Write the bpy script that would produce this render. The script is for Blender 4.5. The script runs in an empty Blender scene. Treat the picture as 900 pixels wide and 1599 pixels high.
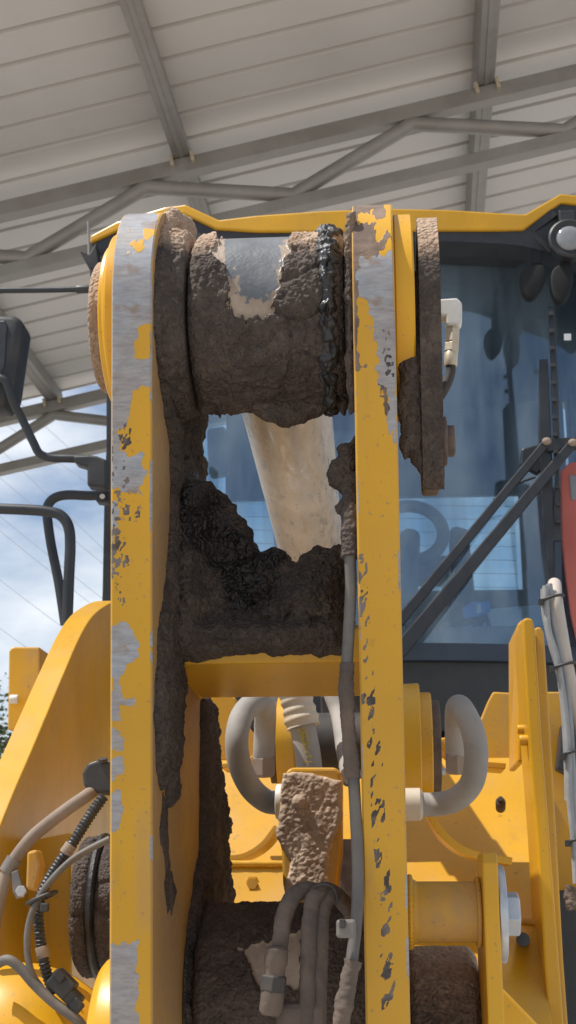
import bpy, bmesh, math, random
import numpy as np
from mathutils import Vector, Matrix
random.seed(7); RNG = np.random.RandomState(7)
S = bpy.context.scene
COL = S.collection
rad = math.radians

# ------------------------------------------------------------------ camera
F_PX, CX, CY = 2100.0, 450.0, 799.5
PITCH, YAW, CAM_Z = rad(16.0), rad(4.19), 1.55
Fv = Vector((-math.sin(YAW)*math.cos(PITCH), math.cos(YAW)*math.cos(PITCH), math.sin(PITCH)))
Rv = Vector((math.cos(YAW), math.sin(YAW), 0))
Uv = Rv.cross(Fv)
C0 = Vector((0, 0, CAM_Z))
cam_d = bpy.data.cameras.new('camera'); cam = bpy.data.objects.new('camera', cam_d); COL.objects.link(cam)
cam_d.sensor_fit = 'VERTICAL'; cam_d.sensor_height = 36; cam_d.sensor_width = 36*9/16
cam_d.lens = 36*F_PX/1599; cam_d.clip_start = .05; cam_d.clip_end = 3000
M = Matrix((Rv, Uv, -Fv)).transposed().to_4x4(); M.translation = C0; cam.matrix_world = M
cam_d.dof.use_dof = True; cam_d.dof.focus_distance = 1.5; cam_d.dof.aperture_fstop = 22
S.camera = cam

# ------------------------------------------------------------------ sky, sun, exposure
SUN_EL, SUN_AZ = rad(62), rad(-102)      # azimuth clockwise from +Y: high on the left
wd = bpy.data.worlds.new('World'); S.world = wd; wd.use_nodes = True
nt = wd.node_tree; nt.nodes.clear()
def wn(t, **k):
    n = nt.nodes.new(t)
    for a, v in k.items(): setattr(n, a, v)
    return n
out = wn('ShaderNodeOutputWorld'); bg = wn('ShaderNodeBackground'); bg.inputs[1].default_value = .112
sky = wn('ShaderNodeTexSky', sky_type='NISHITA'); sky.sun_disc = False
sky.sun_elevation = SUN_EL; sky.sun_rotation = SUN_AZ; sky.air_density = 1.0; sky.dust_density = 1.2; sky.ozone_density = 1.0
tc = wn('ShaderNodeTexCoord'); mp = wn('ShaderNodeMapping'); mp.inputs['Scale'].default_value = (1.0, 1.0, 2.6); mp.inputs['Location'].default_value = (.37, .1, .22)
nz = wn('ShaderNodeTexNoise'); nz.inputs['Scale'].default_value = 4.5; nz.inputs['Detail'].default_value = 9; nz.inputs['Roughness'].default_value = .55
cr = wn('ShaderNodeValToRGB'); cr.color_ramp.elements[0].position = .40; cr.color_ramp.elements[1].position = .68
mx = wn('ShaderNodeMixRGB'); mx.inputs[2].default_value = (7.2, 7.6, 8.1, 1)
L = nt.links.new
L(tc.outputs['Generated'], mp.inputs[0]); L(mp.outputs[0], nz.inputs[0]); L(nz.outputs[0], cr.inputs[0])
L(cr.outputs[0], mx.inputs[0]); L(sky.outputs[0], mx.inputs[1]); L(mx.outputs[0], bg.inputs[0]); L(bg.outputs[0], out.inputs[0])
sl = bpy.data.lights.new('sun', 'SUN'); sl.energy = 4.6; sl.angle = rad(.5); sl.color = (1, .955, .89)
sun = bpy.data.objects.new('sun', sl); COL.objects.link(sun)
sd = Vector((math.sin(SUN_AZ)*math.cos(SUN_EL), math.cos(SUN_AZ)*math.cos(SUN_EL), math.sin(SUN_EL)))
sun.rotation_euler = sd.to_track_quat('Z', 'Y').to_euler(); sun.location = (0, 0, 30)
vs = S.view_settings; vs.view_transform = 'Standard'; vs.look = 'None'; vs.gamma = 1; vs.use_curve_mapping = False; vs.exposure = 0.22
S.cycles.max_bounces = 8; S.cycles.diffuse_bounces = 4; S.cycles.glossy_bounces = 4; S.cycles.transmission_bounces = 6; S.cycles.transparent_max_bounces = 10
S.cycles.use_denoising = True; S.cycles.sample_clamp_indirect = 8

# ------------------------------------------------------------------ geometry helpers
def ray(px, py): return Fv*F_PX + Rv*(px-CX) - Uv*(py-CY)
def at(px, py, Y): r = ray(px, py); return C0 + r*(Y/r.y)
def on(px, py, p0, n): r = ray(px, py); return C0 + r*((p0-C0).dot(n)/r.dot(n))
def proj(P):
    P = np.asarray(P, float) - np.array(C0); d = P@np.array(Fv)
    return np.stack([CX+F_PX*(P@np.array(Rv))/d, CY-F_PX*(P@np.array(Uv))/d], -1)
X_, Y_, Z_ = Vector((1, 0, 0)), Vector((0, 1, 0)), Vector((0, 0, 1))

WORLD = {}
def wpos(o): return WORLD.get(o.name, Vector((0, 0, 0)))
def empty(name, loc, parent=None):
    o = bpy.data.objects.new(name, None); COL.objects.link(o); o.empty_display_size = .1
    loc = Vector(loc)
    if parent: o.parent = parent; o.location = loc - wpos(parent)
    else: o.location = loc
    WORLD[o.name] = loc
    return o
def tag(o, label=None, cat=None, group=None, kind=None):
    for k, v in (('label', label), ('category', cat), ('group', group), ('kind', kind)):
        if v: o[k] = v
    return o
def mk(name, verts, faces, mat, parent=None, smooth=None, attrs=None, label=None, bevel=0, bseg=2, kind=None):
    V = np.asarray([tuple(v) for v in verts], float)
    c = (V.min(0)+V.max(0))/2
    me = bpy.data.meshes.new(name); me.from_pydata((V-c).tolist(), [], [list(map(int, f)) for f in faces])
    bm = bmesh.new(); bm.from_mesh(me); bmesh.ops.recalc_face_normals(bm, faces=bm.faces)
    if bevel:
        es = [e for e in bm.edges if len(e.link_faces) == 2 and e.calc_face_angle(0) > rad(35)]
        bmesh.ops.bevel(bm, geom=es, offset=bevel, segments=bseg, profile=.5, affect='EDGES', clamp_overlap=True)
    bm.to_mesh(me); bm.free()
    if attrs:
        for k, a in attrs.items():
            at_ = me.attributes.new(k, 'FLOAT', 'POINT'); at_.data.foreach_set('value', np.asarray(a, np.float32))
    if smooth is not None:
        me.shade_smooth()
        if smooth < 179: me.set_sharp_from_angle(angle=rad(smooth))
    me.materials.append(mat)
    o = bpy.data.objects.new(name, me); COL.objects.link(o)
    w = Vector(c)
    if parent: o.parent = parent; o.location = w - wpos(parent)
    else: o.location = w
    WORLD[o.name] = w
    if label: o['label'] = label
    if kind: o['kind'] = kind
    return o
class MB:
    def __init__(s): s.v = []; s.f = []
    def add(s, vf):
        n = len(s.v); s.v += [Vector(p) for p in vf[0]]; s.f += [[i+n for i in f] for f in vf[1]]; return s
    def build(s, name, mat, parent=None, **k): return mk(name, s.v, s.f, mat, parent, **k)
def g_prism(poly, vec):
    vec = Vector(vec); n = len(poly); a = [Vector(p) for p in poly]; b = [p+vec for p in a]
    return a+b, [list(range(n)), list(range(n, 2*n))[::-1]] + [[i, (i+1) % n, n+(i+1) % n, n+i] for i in range(n)]
def g_box(c, dx, dy, dz, ax=X_, ay=Y_, az=Z_):
    c = Vector(c); q = [c + ax*(sx*dx/2) + ay*(sy*dy/2) - az*(dz/2) for sx, sy in ((-1, -1), (1, -1), (1, 1), (-1, 1))]
    return g_prism(q, az*dz)
def frame_of(d):
    d = d.normalized(); t = Z_ if abs(d.z) < .9 else X_
    a = d.cross(t).normalized(); return a, d.cross(a).normalized()
def g_lathe(p0, d, prof, seg=32, a0=0.0):
    d = Vector(d).normalized(); a, b = frame_of(d); v = []; f = []
    for t, r in prof:
        for k in range(seg):
            th = a0 + 2*math.pi*k/seg
            v.append(Vector(p0) + d*t + (a*math.cos(th)+b*math.sin(th))*r)
    for i in range(len(prof)-1):
        for k in range(seg):
            f.append([i*seg+k, i*seg+(k+1) % seg, (i+1)*seg+(k+1) % seg, (i+1)*seg+k])
    f.append(list(range(seg))[::-1]); f.append([(len(prof)-1)*seg+k for k in range(seg)])
    return v, f
def g_cyl(p0, p1, r, b=.002, seg=32):
    p0, p1 = Vector(p0), Vector(p1); Ln = (p1-p0).length; b = min(b, Ln*.4, r*.4)
    return g_lathe(p0, p1-p0, [(0, r-b), (b*.3, r-b*.3), (b, r), (Ln-b, r), (Ln-b*.3, r-b*.3), (Ln, r-b)], seg)
def spline(pts, n=8):
    P = [Vector(p) for p in pts]; P = [P[0]*2-P[1]] + P + [P[-1]*2-P[-2]]; o = []
    for i in range(1, len(P)-2):
        a, b, c, d = P[i-1:i+3]
        for k in range(n):
            t = k/n
            o.append(.5*((2*b)+(c-a)*t+(2*a-5*b+4*c-d)*t*t+(3*b-a-3*c+d)*t**3))
    o.append(P[-2]); return o
def g_tube(path, r, seg=12, rf=None):
    n = len(path); v = []; f = []; a = None
    acc = 0
    for i, p in enumerate(path):
        d = (path[min(i+1, n-1)]-path[max(i-1, 0)]).normalized()
        if a is None: a = frame_of(d)[0]
        a = (a - d*a.dot(d)).normalized(); b = d.cross(a)
        if i: acc += (p-path[i-1]).length
        rr = r if rf is None else rf(acc, i/(n-1))
        for k in range(seg):
            th = 2*math.pi*k/seg; v.append(p+(a*math.cos(th)+b*math.sin(th))*rr)
    for i in range(n-1):
        for k in range(seg): f.append([i*seg+k, i*seg+(k+1) % seg, (i+1)*seg+(k+1) % seg, (i+1)*seg+k])
    f.append(list(range(seg))[::-1]); f.append([(n-1)*seg+k for k in range(seg)])
    return v, f
def g_bars(path, w, h, up):                # rectangular bar along a straight path
    a, b = Vector(path[0]), Vector(path[1]); d = (b-a).normalized(); s = d.cross(up).normalized(); u = s.cross(d)
    q = [a+s*x*w/2+u*y*h/2 for x, y in ((-1, -1), (1, -1), (1, 1), (-1, 1))]
    return g_prism(q, b-a)
def g_sphere(c, r, seg=16, rings=10, sx=1, sy=1, sz=1):
    v = []; f = []
    for i in range(rings+1):
        ph = math.pi*i/rings
        for k in range(seg):
            th = 2*math.pi*k/seg
            v.append(Vector(c)+Vector((r*sx*math.sin(ph)*math.cos(th), r*sy*math.sin(ph)*math.sin(th), r*sz*math.cos(ph))))
    for i in range(rings):
        for k in range(seg): f.append([i*seg+k, i*seg+(k+1) % seg, (i+1)*seg+(k+1) % seg, (i+1)*seg+k])
    return v, f
def px_path(pts, n=8): return spline([at(*p) for p in pts], n)

# ------------------------------------------------------------------ numpy noise
def _h(i, s=0):
    i = i.astype(np.int64); h = (i[..., 0]*374761393 + i[..., 1]*668265263 + i[..., 2]*2147483647 + s*1274126177) & 0xffffffff
    h = ((h ^ (h >> 13))*1274126177) & 0xffffffff
    return ((h ^ (h >> 16)) & 0xffff)/65535.0
def vnoise(P, s=0):
    P = np.asarray(P, float); i = np.floor(P); f = P-i; f = f*f*f*(f*(f*6-15)+10); r = 0
    for dx in (0, 1):
        for dy in (0, 1):
            for dz in (0, 1):
                w = (f[:, 0] if dx else 1-f[:, 0])*(f[:, 1] if dy else 1-f[:, 1])*(f[:, 2] if dz else 1-f[:, 2])
                r = r + w*_h(i+np.array((dx, dy, dz)), s)
    return r*2-1
def fbm(P, o=4, s=0):
    P = np.asarray(P, float); r = 0; a = 1; t = 0
    for k in range(o): r = r + a*vnoise(P*2**k, s+k); t += a; a *= .5
    return r/t
def worley(P, s=0):
    P = np.asarray(P, float); i = np.floor(P); best = np.full(len(P), 9.)
    for dx in (-1, 0, 1):
        for dy in (-1, 0, 1):
            for dz in (-1, 0, 1):
                c = i+np.array((dx, dy, dz)); q = c+np.stack([_h(c, s+1), _h(c, s+2), _h(c, s+3)], -1)
                best = np.minimum(best, ((P-q)**2).sum(1))
    return np.sqrt(best)
def worley2(P, s=0):
    P = np.asarray(P, float); i = np.floor(P); b1 = np.full(len(P), 9.); b2 = b1.copy()
    for dx in (-1, 0, 1):
        for dy in (-1, 0, 1):
            for dz in (-1, 0, 1):
                c = i+np.array((dx, dy, dz)); q = c+np.stack([_h(c, s+1), _h(c, s+2), _h(c, s+3)], -1); d = np.sqrt(((P-q)**2).sum(1))
                b2 = np.minimum(b2, np.maximum(b1, d)); b1 = np.minimum(b1, d)
    return b1, b2
def sstep(a, b, x): t = np.clip((x-a)/(b-a), 0, 1); return t*t*(3-2*t)
def sdf(P, poly):
    """signed distance, positive inside"""
    P = np.asarray(P, float); Q = np.asarray(poly, float); d = np.full(len(P), 1e18); ins = np.zeros(len(P), bool)
    for i in range(len(Q)):
        a, b = Q[i], Q[(i+1) % len(Q)]; e = b-a; w = P-a
        t = np.clip((w@e)/max(e@e, 1e-12), 0, 1); d = np.minimum(d, ((w-t[:, None]*e)**2).sum(1))
        c = (a[1] > P[:, 1]) != (b[1] > P[:, 1])
        with np.errstate(divide='ignore', invalid='ignore'):
            ins ^= c & (P[:, 0] < (b[0]-a[0])*(P[:, 1]-a[1])/(b[1]-a[1])+a[0])
    d = np.sqrt(d); return np.where(ins, d, -d)
def patches(px, polys, soft=2.0, rough=6.0, freq=.06, s=0):
    """0..1 mask of worn patches on a surface, outlines made ragged"""
    m = np.zeros(len(px)); q = np.concatenate([px*freq, np.zeros((len(px), 1))], 1)
    nn = fbm(q*np.array((1.3, .8, 1)), 4, s)*rough
    for p in polys: m = np.maximum(m, sstep(-soft, soft, sdf(px, p)+nn))
    return m

# ------------------------------------------------------------------ materials
MATS = {}
class Mt:
    def __init__(s, name, col=(.5, .5, .5), rough=.5, metal=0.):
        s.m = bpy.data.materials.new(name); s.m.use_nodes = True; s.t = s.m.node_tree; s.p = s.t.nodes['Principled BSDF']
        s.p.inputs['Base Color'].default_value = (*col, 1); s.p.inputs['Roughness'].default_value = rough; s.p.inputs['Metallic'].default_value = metal
        MATS[name] = s.m; s.co = s.n('ShaderNodeTexCoord').outputs['Object']
    def n(s, t, **k):
        n = s.t.nodes.new(t)
        for a, v in k.items(): setattr(n, a, v)
        return n
    def l(s, a, b): s.t.links.new(a, b)
    def noise(s, scale, detail=4, rough=.55, stretch=None):
        n = s.n('ShaderNodeTexNoise'); n.inputs['Scale'].default_value = scale; n.inputs['Detail'].default_value = detail; n.inputs['Roughness'].default_value = rough
        if stretch:
            m = s.n('ShaderNodeMapping'); m.inputs['Scale'].default_value = stretch; s.l(s.co, m.inputs[0]); s.l(m.outputs[0], n.inputs[0])
        else: s.l(s.co, n.inputs[0])
        return n.outputs[0]
    def ramp(s, x, a, b, lo=0., hi=1.):
        n = s.n('ShaderNodeMapRange'); n.interpolation_type = 'SMOOTHSTEP'
        for i, v in enumerate((a, b, lo, hi)): n.inputs[1+i].default_value = v
        s.l(x, n.inputs[0]); return n.outputs[0]
    def math(s, op, a, b=0.):
        n = s.n('ShaderNodeMath', operation=op)
        for i, x in enumerate((a, b)):
            if isinstance(x, (int, float)): n.inputs[i].default_value = x
            else: s.l(x, n.inputs[i])
        return n.outputs[0]
    def attr(s, name): n = s.n('ShaderNodeAttribute', attribute_name=name); return n.outputs['Fac']
    def mix(s, f, a, b):
        n = s.n('ShaderNodeMixRGB')
        for i, x in enumerate((f, a, b)):
            if isinstance(x, tuple): n.inputs[i].default_value = (*x, 1)
            elif isinstance(x, (int, float)): n.inputs[i].default_value = x if i == 0 else (x, x, x, 1)
            else: s.l(x, n.inputs[i])
        return n.outputs[0]
    def col(s, c): s.l(c, s.p.inputs['Base Color'])
    def rough(s, r): s.l(r, s.p.inputs['Roughness'])
    def bump(s, h, strength=.3, dist=.002):
        n = s.n('ShaderNodeBump'); n.inputs['Strength'].default_value = strength; n.inputs['Distance'].default_value = dist
        prev = s.p.inputs['Normal'].links[0].from_socket if s.p.inputs['Normal'].links else None
        if prev: s.l(prev, n.inputs['Normal'])
        s.l(h, n.inputs['Height']); s.l(n.outputs[0], s.p.inputs['Normal'])

YEL = (.62, .315, .004)
def paint(name, dust=.25, base=YEL, dscale=9):
    m = Mt(name, base, .42)
    v = m.noise(3.5, 3); c = m.mix(m.ramp(v, .3, .7), tuple(x*.88 for x in base), tuple(min(1, x*1.08) for x in base))
    fine = m.noise(60, 5, .7); big = m.noise(dscale, 5, .6); streak = m.noise(14, 4, .6, (1, 1, .12))
    d = m.math('ADD', m.math('MULTIPLY', big, .6), m.math('MULTIPLY', streak, .4))
    d = m.math('ADD', m.ramp(d, .38, .72, 0, dust), m.attr('dust')); d = m.math('MINIMUM', d, .92)
    d = m.math('MULTIPLY', d, m.ramp(fine, .25, .6, .7, 1))
    c = m.mix(d, c, (.36, .235, .13))
    # small specks of grime
    sp = m.ramp(m.noise(38, 2, .5), .70, .76); c = m.mix(m.math('MULTIPLY', sp, min(.6, dust*1.6)), c, (.16, .095, .05))
    sp2 = m.ramp(m.noise(150, 2, .5), .66, .72); c = m.mix(m.math('MULTIPLY', sp2, .45), c, (.24, .165, .10))
    run = m.ramp(m.noise(30, 4, .6, (1, 1, .06)), .60, .75, 0, .22); c = m.mix(run, c, (.28, .17, .07))
    # bare steel where the paint is worn off
    scr = m.noise(70, 5, .75, (.6, .6, 3.2)); blot = m.noise(22, 4, .6)
    steel = m.mix(m.ramp(scr, .25, .75), (.25, .255, .275), (.40, .405, .42)); steel = m.mix(m.ramp(m.noise(9, 5, .65), .42, .62, 0, .8), steel, m.mix(m.ramp(scr, .3, .7), (.24, .205, .185), (.36, .315, .28))); steel = m.mix(m.ramp(blot, .58, .70, 0, .8), steel, (.25, .165, .105))
    fin2 = m.noise(130, 4, .7, (1, 1, .5)); chip = m.math('ADD', m.attr('chip'), m.math('MULTIPLY', m.math('SUBTRACT', fin2, .5), 1.1)); chip = m.math('MULTIPLY', m.ramp(chip, .44, .54), m.ramp(m.attr('chip'), .02, .12))
    c = m.mix(chip, c, steel)
    sc = m.math('ADD', m.attr('scuff'), m.math('MULTIPLY', m.math('SUBTRACT', fine, .5), .5)); sc = m.math('MULTIPLY', m.ramp(sc, .42, .56), m.ramp(m.attr('scuff'), .02, .12))
    c = m.mix(sc, c, m.mix(m.ramp(blot, .4, .6), (.05, .04, .034), (.19, .155, .13)))
    md = m.ramp(m.math('ADD', m.attr('mud'), m.math('MULTIPLY', m.math('SUBTRACT', fine, .5), .4)), .4, .6); md = m.math('MULTIPLY', md, m.ramp(m.attr('mud'), .02, .1))
    c = m.mix(md, c, m.mix(m.ramp(blot, .35, .65), (.13, .085, .06), (.24, .16, .11)))
    m.col(c)
    r = m.math('ADD', .36, m.math('MULTIPLY', d, .45)); r = m.math('ADD', r, m.math('MULTIPLY', m.math('MAXIMUM', md, sc), .35)); m.rough(r)
    m.bump(m.noise(220, 2), .08, .0006); m.bump(m.math('SUBTRACT', 1., m.math('MAXIMUM', chip, sc)), .5, .0012); m.bump(m.math('MULTIPLY', md, fine), .6, .003)
    return m.m
paint('yellow_paint', .10); paint('dusty_yellow_paint', .5); paint('body_yellow_paint', .27); paint('old_yellow_paint', .75)
def mudmat(name, a, b, scale=1.0, bs=1.0):
    m = Mt(name, a, .9)
    n1 = m.noise(26*scale, 6, .65); n2 = m.noise(140*scale, 4, .7); n3 = m.noise(420*scale, 2, .6)
    c = m.mix(m.ramp(n1, .32, .7), a, b); c = m.mix(m.ramp(n2, .52, .72, 0, .5), c, tuple(min(1, x*1.9) for x in b)); c = m.mix(m.ramp(m.noise(9*scale, 4, .6), .52, .70, 0, .55), c, tuple(min(1, x*1.7) for x in b))
    dry_or_lit = m.ramp(m.math('ADD', m.attr('dry_or_lit'), m.math('MULTIPLY', m.math('SUBTRACT', n2, .5), .5)), .25, .75); dry_or_lit = m.math('MULTIPLY', dry_or_lit, m.ramp(m.attr('dry_or_lit'), .01, .1))
    c = m.mix(dry_or_lit, c, m.mix(m.ramp(n1, .3, .7), (.34, .225, .15), (.46, .33, .23)))  # tan of dry mud; some masks also paint lit tops with it
    wet = m.ramp(m.math('ADD', m.attr('wet'), m.math('MULTIPLY', m.math('SUBTRACT', n1, .5), 1.3)), .25, .85); wet = m.math('MULTIPLY', wet, m.ramp(m.attr('wet'), .02, .15))
    c = m.mix(wet, c, (.014, .0115, .0105))
    bare = m.ramp(m.math('ADD', m.attr('bare'), m.math('MULTIPLY', m.math('SUBTRACT', n2, .5), .3)), .42, .52); bare = m.math('MULTIPLY', bare, m.ramp(m.attr('bare'), .05, .2))
    steel = m.mix(m.ramp(m.noise(18, 4), .35, .65), (.105, .112, .12), (.165, .17, .175))
    steel = m.mix(m.ramp(m.attr('bare_tan'), .3, .7), steel, m.mix(m.ramp(n1, .35, .65), (.27, .20, .145), (.38, .29, .21)))
    c = m.mix(bare, c, steel); m.col(c)
    r = m.math('SUBTRACT', .93, m.math('MULTIPLY', wet, .46)); r = m.math('SUBTRACT', r, m.math('MULTIPLY', bare, .5)); m.rough(r)
    k = m.math('SUBTRACT', 1., m.math('MULTIPLY', bare, .93))
    vo = m.n('ShaderNodeTexVoronoi', feature='SMOOTH_F1'); vo.inputs['Scale'].default_value = 210*scale; vo.inputs['Smoothness'].default_value = .3
    wp_ = m.n('ShaderNodeVectorMath', operation='MULTIPLY_ADD'); nv = m.n('ShaderNodeTexNoise'); nv.inputs['Scale'].default_value = 45; m.l(m.co, nv.inputs[0]); m.l(nv.outputs['Color'], wp_.inputs[0]); wp_.inputs[1].default_value = (.012, .012, .012); m.l(m.co, wp_.inputs[2])
    m.l(wp_.outputs[0], vo.inputs['Vector']); vb_ = m.n('ShaderNodeTexVoronoi', feature='SMOOTH_F1'); vb_.inputs['Scale'].default_value = 70*scale; m.l(wp_.outputs[0], vb_.inputs['Vector'])
    m.bump(m.math('MULTIPLY', n1, k), .6*bs, .008); m.bump(m.math('MULTIPLY', m.math('SUBTRACT', 1., vb_.outputs[0]), k), .7*bs, .004); m.bump(m.math('MULTIPLY', m.math('SUBTRACT', 1., vo.outputs[0]), k), .85*bs, .0040); m.bump(m.math('MULTIPLY', n3, k), .6*bs, .0012)
    return m.m
mudmat('caked_mud', (.050, .037, .030), (.086, .065, .052)); mudmat('dry_mud', (.36, .265, .195), (.50, .385, .295), .8, .45)
def plain(name, c1, c2, rough=.5, metal=0., scale=20, bump=.15, bs=120, bd=.001, dust=0., dcol=(.3, .22, .15), stretch=None, rv=.1):
    m = Mt(name, c1, rough, metal); n = m.noise(scale, 4, .6, stretch); c = m.mix(m.ramp(n, .3, .7), c1, c2)
    if dust:
        dm = m.ramp(m.noise(scale*.6, 5, .65), .35, .7, 0, dust); c = m.mix(dm, c, dcol)
    m.col(c); m.rough(m.ramp(n, .2, .8, max(0, rough-rv), min(1, rough+rv)))
    if bump: m.bump(m.noise(bs, 3, .6), bump, bd)
    return m.m
plain('dull_steel', (.13, .125, .12), (.20, .19, .18), .55, .3, dust=.5, dcol=(.22, .17, .13)); plain('dull_cable', (.075, .072, .07), (.125, .118, .11), .62, dust=.5, dcol=(.22, .18, .14))
plain('black_metal', (.012, .014, .018), (.02, .023, .028), .42, dust=.15, dcol=(.07, .065, .06))
plain('black_plastic', (.014, .015, .017), (.024, .025, .027), .5, dust=.25, dcol=(.09, .075, .06))
plain('grey_hose', (.24, .225, .205), (.34, .315, .285), .75, scale=14, dust=.5, dcol=(.34, .29, .24))
plain('tan_hose', (.19, .145, .115), (.28, .215, .17), .8, scale=18, dust=.4, dcol=(.33, .25, .18))
plain('muddy_hose', (.075, .055, .044), (.13, .097, .075), .88, scale=24, bump=.4, bs=110, bd=.003, dust=.4, dcol=(.2, .14, .1))
plain('slate_hose', (.055, .06, .066), (.10, .108, .118), .6, scale=16, dust=.75, dcol=(.17, .135, .11))
plain('dark_rubber', (.018, .017, .016), (.04, .036, .032), .7, dust=.3, dcol=(.12, .095, .075))
plain('zinc', (.42, .44, .47), (.58, .6, .62), .38, .6, scale=40, dust=.3, dcol=(.4, .36, .3))
plain('brass_zinc', (.50, .42, .30), (.62, .54, .42), .45, .35, scale=60, dust=.3, dcol=(.42, .33, .22))
plain('white_fitting', (.62, .60, .54), (.72, .70, .65), .5, .1, scale=40, dust=.35, dcol=(.45, .37, .27))
plain('grease', (.013, .0135, .015), (.035, .035, .037), .46, bump=.6, bs=110, bd=.003, dust=.35, dcol=(.06, .048, .04), rv=.16)
plain('cream_sleeve', (.50, .42, .31), (.58, .50, .39), .55, scale=12, dust=.3, dcol=(.42, .32, .21))
plain('shed_steel', (.24, .228, .21), (.31, .298, .28), .5, .25, scale=5, bump=.1, dust=.25, dcol=(.27, .25, .225))
plain('roof_sheet', (.55, .53, .50), (.61, .59, .56), .42, .1, scale=1.2, bump=.03, bs=20, dust=.2, dcol=(.44, .42, .385))
plain('white_hose', (.46, .41, .36), (.58, .52, .46), .6, scale=12, dust=.4, dcol=(.5, .36, .28))
plain('cable_grey', (.24, .25, .26), (.34, .35, .36), .5, scale=25, dust=.3, dcol=(.3, .27, .23))
plain('standin_red', (.44, .10, .075), (.50, .13, .10), .6, scale=6)
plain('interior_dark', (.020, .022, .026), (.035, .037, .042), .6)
plain('interior_grey', (.13, .14, .15), (.18, .19, .20), .6)
plain('matt_black', (.006, .0065, .007), (.010, .0105, .011), .85, rv=.05); plain('dash_grey', (.20, .215, .23), (.25, .265, .28), .6)
plain('paper', (.84, .85, .85), (.86, .86, .86), .7)
plain('blue_plastic', (.02, .22, .75), (.03, .28, .85), .35)
plain('ground_dirt', (.38, .355, .325), (.47, .445, .41), .9, scale=.6, bump=.4, bs=4, bd=.03)
plain('leaf', (.045, .075, .025), (.10, .13, .05), .6); plain('bark', (.12, .085, .06), (.2, .15, .11), .9)
plain('wire', (.34, .36, .39), (.38, .40, .43), .5)
plain('lamp_glass', (.20, .205, .215), (.25, .255, .265), .2)
plain('sticker_text', (.55, .42, .06), (.6, .46, .08), .6)
m = Mt('polished_rod', (.6, .48, .35), .35, .25)
a = m.noise(10, 5, .6, (1, 1, 1)); c = m.mix(m.ramp(a, .3, .7), (.52, .465, .39), (.64, .58, .50)); b = m.noise(26, 4, .6, (4, .6, 4))
c = m.mix(m.ramp(b, .55, .75, 0, .5), c, (.36, .26, .17)); c = m.mix(m.ramp(m.noise(60, 3, .6, (.3, .3, 2.)),   .72, .78, 0, .7), c, (.16, .11, .08)); m.col(c); m.rough(m.ramp(b, .3, .7, .25, .5)); m.bump(b, .1, .001)
plain('dusty_brown_steel', (.085, .06, .046), (.15, .11, .085), .85, scale=40, bump=.5, bs=150, bd=.002)
def glass(name, tint, refl, rough=.015):
    m = Mt(name); t = m.t; t.nodes.remove(m.p)
    tr = m.n('ShaderNodeBsdfTransparent'); tr.inputs[0].default_value = (*tint, 1); gl = m.n('ShaderNodeBsdfGlossy'); gl.inputs['Roughness'].default_value = rough
    gl.inputs[0].default_value = (.72, .86, 1, 1)
    df = m.n('ShaderNodeBsdfDiffuse'); df.inputs[0].default_value = (.36, .46, .55, 1)  # diffuse veil: dirt smears plus streaky sky haze put into the colour
    fr = m.n('ShaderNodeFresnel'); fr.inputs[0].default_value = 1.5
    mxx = m.n('ShaderNodeMixShader'); f = m.math('ADD', fr.outputs[0], refl); m.l(f, mxx.inputs[0]); m.l(tr.outputs[0], mxx.inputs[1]); m.l(gl.outputs[0], mxx.inputs[2])
    m2 = m.n('ShaderNodeMixShader'); dn = m.ramp(m.noise(2.6, 6, .62, (2.2, 1, .28)), .36, .72, .04, .30); m.l(dn, m2.inputs[0]); m.l(mxx.outputs[0], m2.inputs[1]); m.l(df.outputs[0], m2.inputs[2])
    o = [n for n in t.nodes if n.type == 'OUTPUT_MATERIAL'][0]; m.l(m2.outputs[0], o.inputs[0]); return m.m
glass('windscreen_glass', (.80, .91, .97), .075); glass('rear_glass', (.93, 1, .99), .0)
YP, DY, OY, MUD, DRY = (MATS[k] for k in ('yellow_paint', 'dusty_yellow_paint', 'old_yellow_paint', 'caked_mud', 'dry_mud'))
BM, BP = MATS['black_metal'], MATS['black_plastic']

# ------------------------------------------------------------------ ground
v = []; f = []; ng = 24
for i in range(ng+1):
    for j in range(ng+1):
        sx = (i/ng*2-1); sy = (j/ng*2-1); v.append((900*sx*abs(sx), 900*sy*abs(sy)+5, 0))
for i in range(ng):
    for j in range(ng): f.append([i*(ng+1)+j, (i+1)*(ng+1)+j, (i+1)*(ng+1)+j+1, i*(ng+1)+j+1])
tag(mk('ground', v, f, MATS['ground_dirt']), kind='structure', label='bare pale dirt yard under the machine')

# ------------------------------------------------------------------ canopy roof
sa = rad(5.88)-YAW
Dp = Vector((math.sin(sa), math.cos(sa), 0)); RP = rad(11.6)
D2 = Vector((math.cos(sa), -math.sin(sa), 0))*math.cos(RP)+Z_*math.sin(RP); Nr = D2.cross(Dp).normalized()
T0 = at(450, 224, 7.0)                       # on the near truss's top chord
canopy = empty('canopy_roof', (T0.x, T0.y+2, 0))
tag(canopy, 'open steel canopy with grey ribbed sheet roof on purlins and zigzag trusses behind the loader', 'canopy')
def sh(u, w, h): return T0 + D2*u + Dp*w + Nr*h
def sh_px(px, py, h=0):                      # a pixel onto the roof's own plane (h above the chord)
    p = on(px, py, T0+Nr*h, Nr)-T0; return p.dot(D2), p.dot(Dp)
PITCH_W, H_SH = .262, .195
prof = [(0, 0), (.212, 0), (.222, .030), (.242, .030), (.252, 0), (.2615, 0)]
wfar = 3.2
T_far = None
u_f, w_f = sh_px(83, 636)
W0, W1 = -2.6, w_f+.18
npan = int((W1-W0)/PITCH_W)
W0 = W1-npan*PITCH_W
pv = []; pf = []
for w, h in prof: pv += [sh(-13, w+W0, H_SH+h), sh(9, w+W0, H_SH+h)]
for w, h in prof[::-1]: pv += [sh(-13, w+W0, H_SH+h+.002), sh(9, w+W0, H_SH+h+.002)]
n = len(prof)*2
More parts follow.
